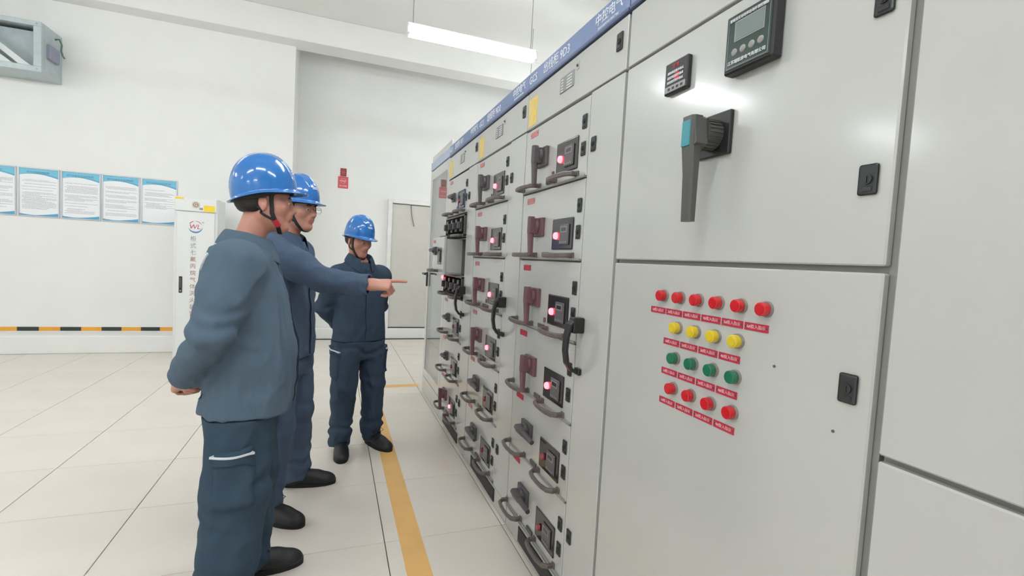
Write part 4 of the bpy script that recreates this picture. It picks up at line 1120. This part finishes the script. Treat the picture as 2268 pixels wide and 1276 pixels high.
# pointing man in glasses
YB_ = -18.0
wl = lambda p, o, yw: Matrix.Rotation(-math.radians(yw), 3, 'Z') @ (Vector(p)-Vector(o))
OB = (-.235, 2.74, 0)
L_ = lambda p: tuple(wl(p, OB, YB_))
B = dict(head=(.050, 0, 1.535), head_rot=(-16, 2, 0), neck=(0, 0, 1.39), helm_tilt=-4,
    shoulder={'l': (-.01, .178, 1.315), 'r': (.01, -.178, 1.320)}, elbow={'l': (-.10, .27, 1.08), 'r': L_((-.045, 2.45, 1.19))}, wrist={'l': (-.10, .10, .93), 'r': L_((.165, 2.38, 1.185))},
    hip={'l': (0, .09, .86), 'r': (0, -.09, .86)}, knee={'l': (.02, .13, .47), 'r': (.02, -.13, .47)}, ankle={'l': (.0, .19, .085), 'r': (.0, -.17, .085)}, foot_yaw={'l': 16, 'r': -16},
    torso=[(.79, .0, 0, .135, .185), (.90, .0, 0, .135, .185), (1.02, 0, 0, .132, .18), (1.14, 0, 0, .130, .185), (1.25, -.01, 0, .125, .195), (1.315, -.015, 0, .11, .165), (1.365, -.015, 0, .09, .105)],
    seat=[(.68, -.01, 0, .11, .15), (.78, -.01, 0, .13, .17), (.88, -.0, 0, .125, .165), (.95, .0, 0, .12, .16)], legs=(.095, .080, .075),
    hand={'r': dict(d=wl((.20, -.02, .0), (0, 0, 0), YB_), up=wl((0, -.55, .85), (0, 0, 0), YB_), side=wl((0, .85, .55), (0, 0, 0), YB_), s=1.0,
               pose=[(-2, 6, 4), (62, 75, 40), (68, 78, 40), (70, 75, 40), ((.55, .35, .6), (.9, -.1, .5), (.95, -.3, .3))]),
          'l': dict(d=(-.3, -.8, -.3), up=(-.9, .2, .2), side=(0, .2, 1), pose=CURL+[((.7, .5, .3), (.8, .2, .5), (.9, .1, .4))])},
    jacket_mat=M_clB, trouser_mat=M_clB, seed=2, wr=.010, sleeve=(.072, .060, .050), open=.38)
rB, TB, tjB, jB = person('man in glasses and blue hard hat pointing at the switch cabinets', OB, YB_, 1.015, B)
# glasses
g = MB()
for s in (-1, 1):
    n = 20
    g.sweep([(.113, s*.031+math.cos(2*PI*k/n)*.024, .001+math.copysign(abs(math.sin(2*PI*k/n))**.8, math.sin(2*PI*k/n))*.017) for k in range(n)], .0022, .0022, up=(1, 0, 0), closed=True)
    g.tube([(.113, s*.054, .007), (.10, s*.070, .008), (.05, s*.081, .008), (.0, s*.083, .004), (-.02, s*.083, -.012)], .0014, 6)
g.tube([(.113, -.009, .004), (.116, 0, .006), (.113, .009, .004)], .0014, 6)
gl_ = build('glasses', g, M_steel, rB, smooth=True, angle=40); gl_.matrix_local = TB
# shorter worker, head bowed, seen from the front
Cc = dict(head=(.022, -.042, 1.54), head_rot=(14, 12, 0), neck=(-.0, -.018, 1.40), helm_tilt=-4, hs=.88,
    sleeve=(.064, .056, .048), shoulder={'l': (-.015, .165, 1.288), 'r': (-.015, -.165, 1.288)}, elbow={'l': (-.11, .215, 1.05), 'r': (-.11, -.225, 1.05)}, wrist={'l': (-.19, .05, .90), 'r': (-.20, -.05, .89)},
    hip={'l': (0, .09, .86), 'r': (0, -.09, .86)}, knee={'l': (.02, .115, .47), 'r': (.02, -.115, .47)}, ankle={'l': (.0, .13, .085), 'r': (.0, -.12, .085)}, foot_yaw={'l': 8, 'r': -24},
    torso=[(.82, .0, 0, .130, .195), (.92, .0, 0, .130, .19), (1.03, 0, 0, .125, .175), (1.14, 0, 0, .122, .18), (1.235, -.01, 0, .116, .182), (1.305, -.015, 0, .10, .155), (1.365, -.015, 0, .085, .095)],
    seat=[(.68, -.01, 0, .11, .16), (.78, -.01, 0, .13, .18), (.88, -.0, 0, .125, .175), (.95, .0, 0, .12, .17)], legs=(.095, .078, .070),
    hand={'l': dict(d=(-.25, -.85, -.30), up=(-.9, .2, .2), side=(0, .2, 1), pose=CURL+[((.7, .5, .3), (.8, .2, .5), (.9, .1, .4))]),
          'r': dict(d=(-.35, .75, -.30), up=(-.9, -.3, .2), side=(0, .2, 1), pose=CURL+[((.7, .5, .3), (.8, .2, .5), (.9, .1, .4))])},
    jacket_mat=M_clC, trouser_mat=M_clC, seed=3, wr=.010, open=.42, pocket=.35)
rC, TC, tjC, jC = person('shorter worker in blue hard hat looking down, standing beyond the pointing hand', (.175, 3.42, 0), -66, .93, Cc)
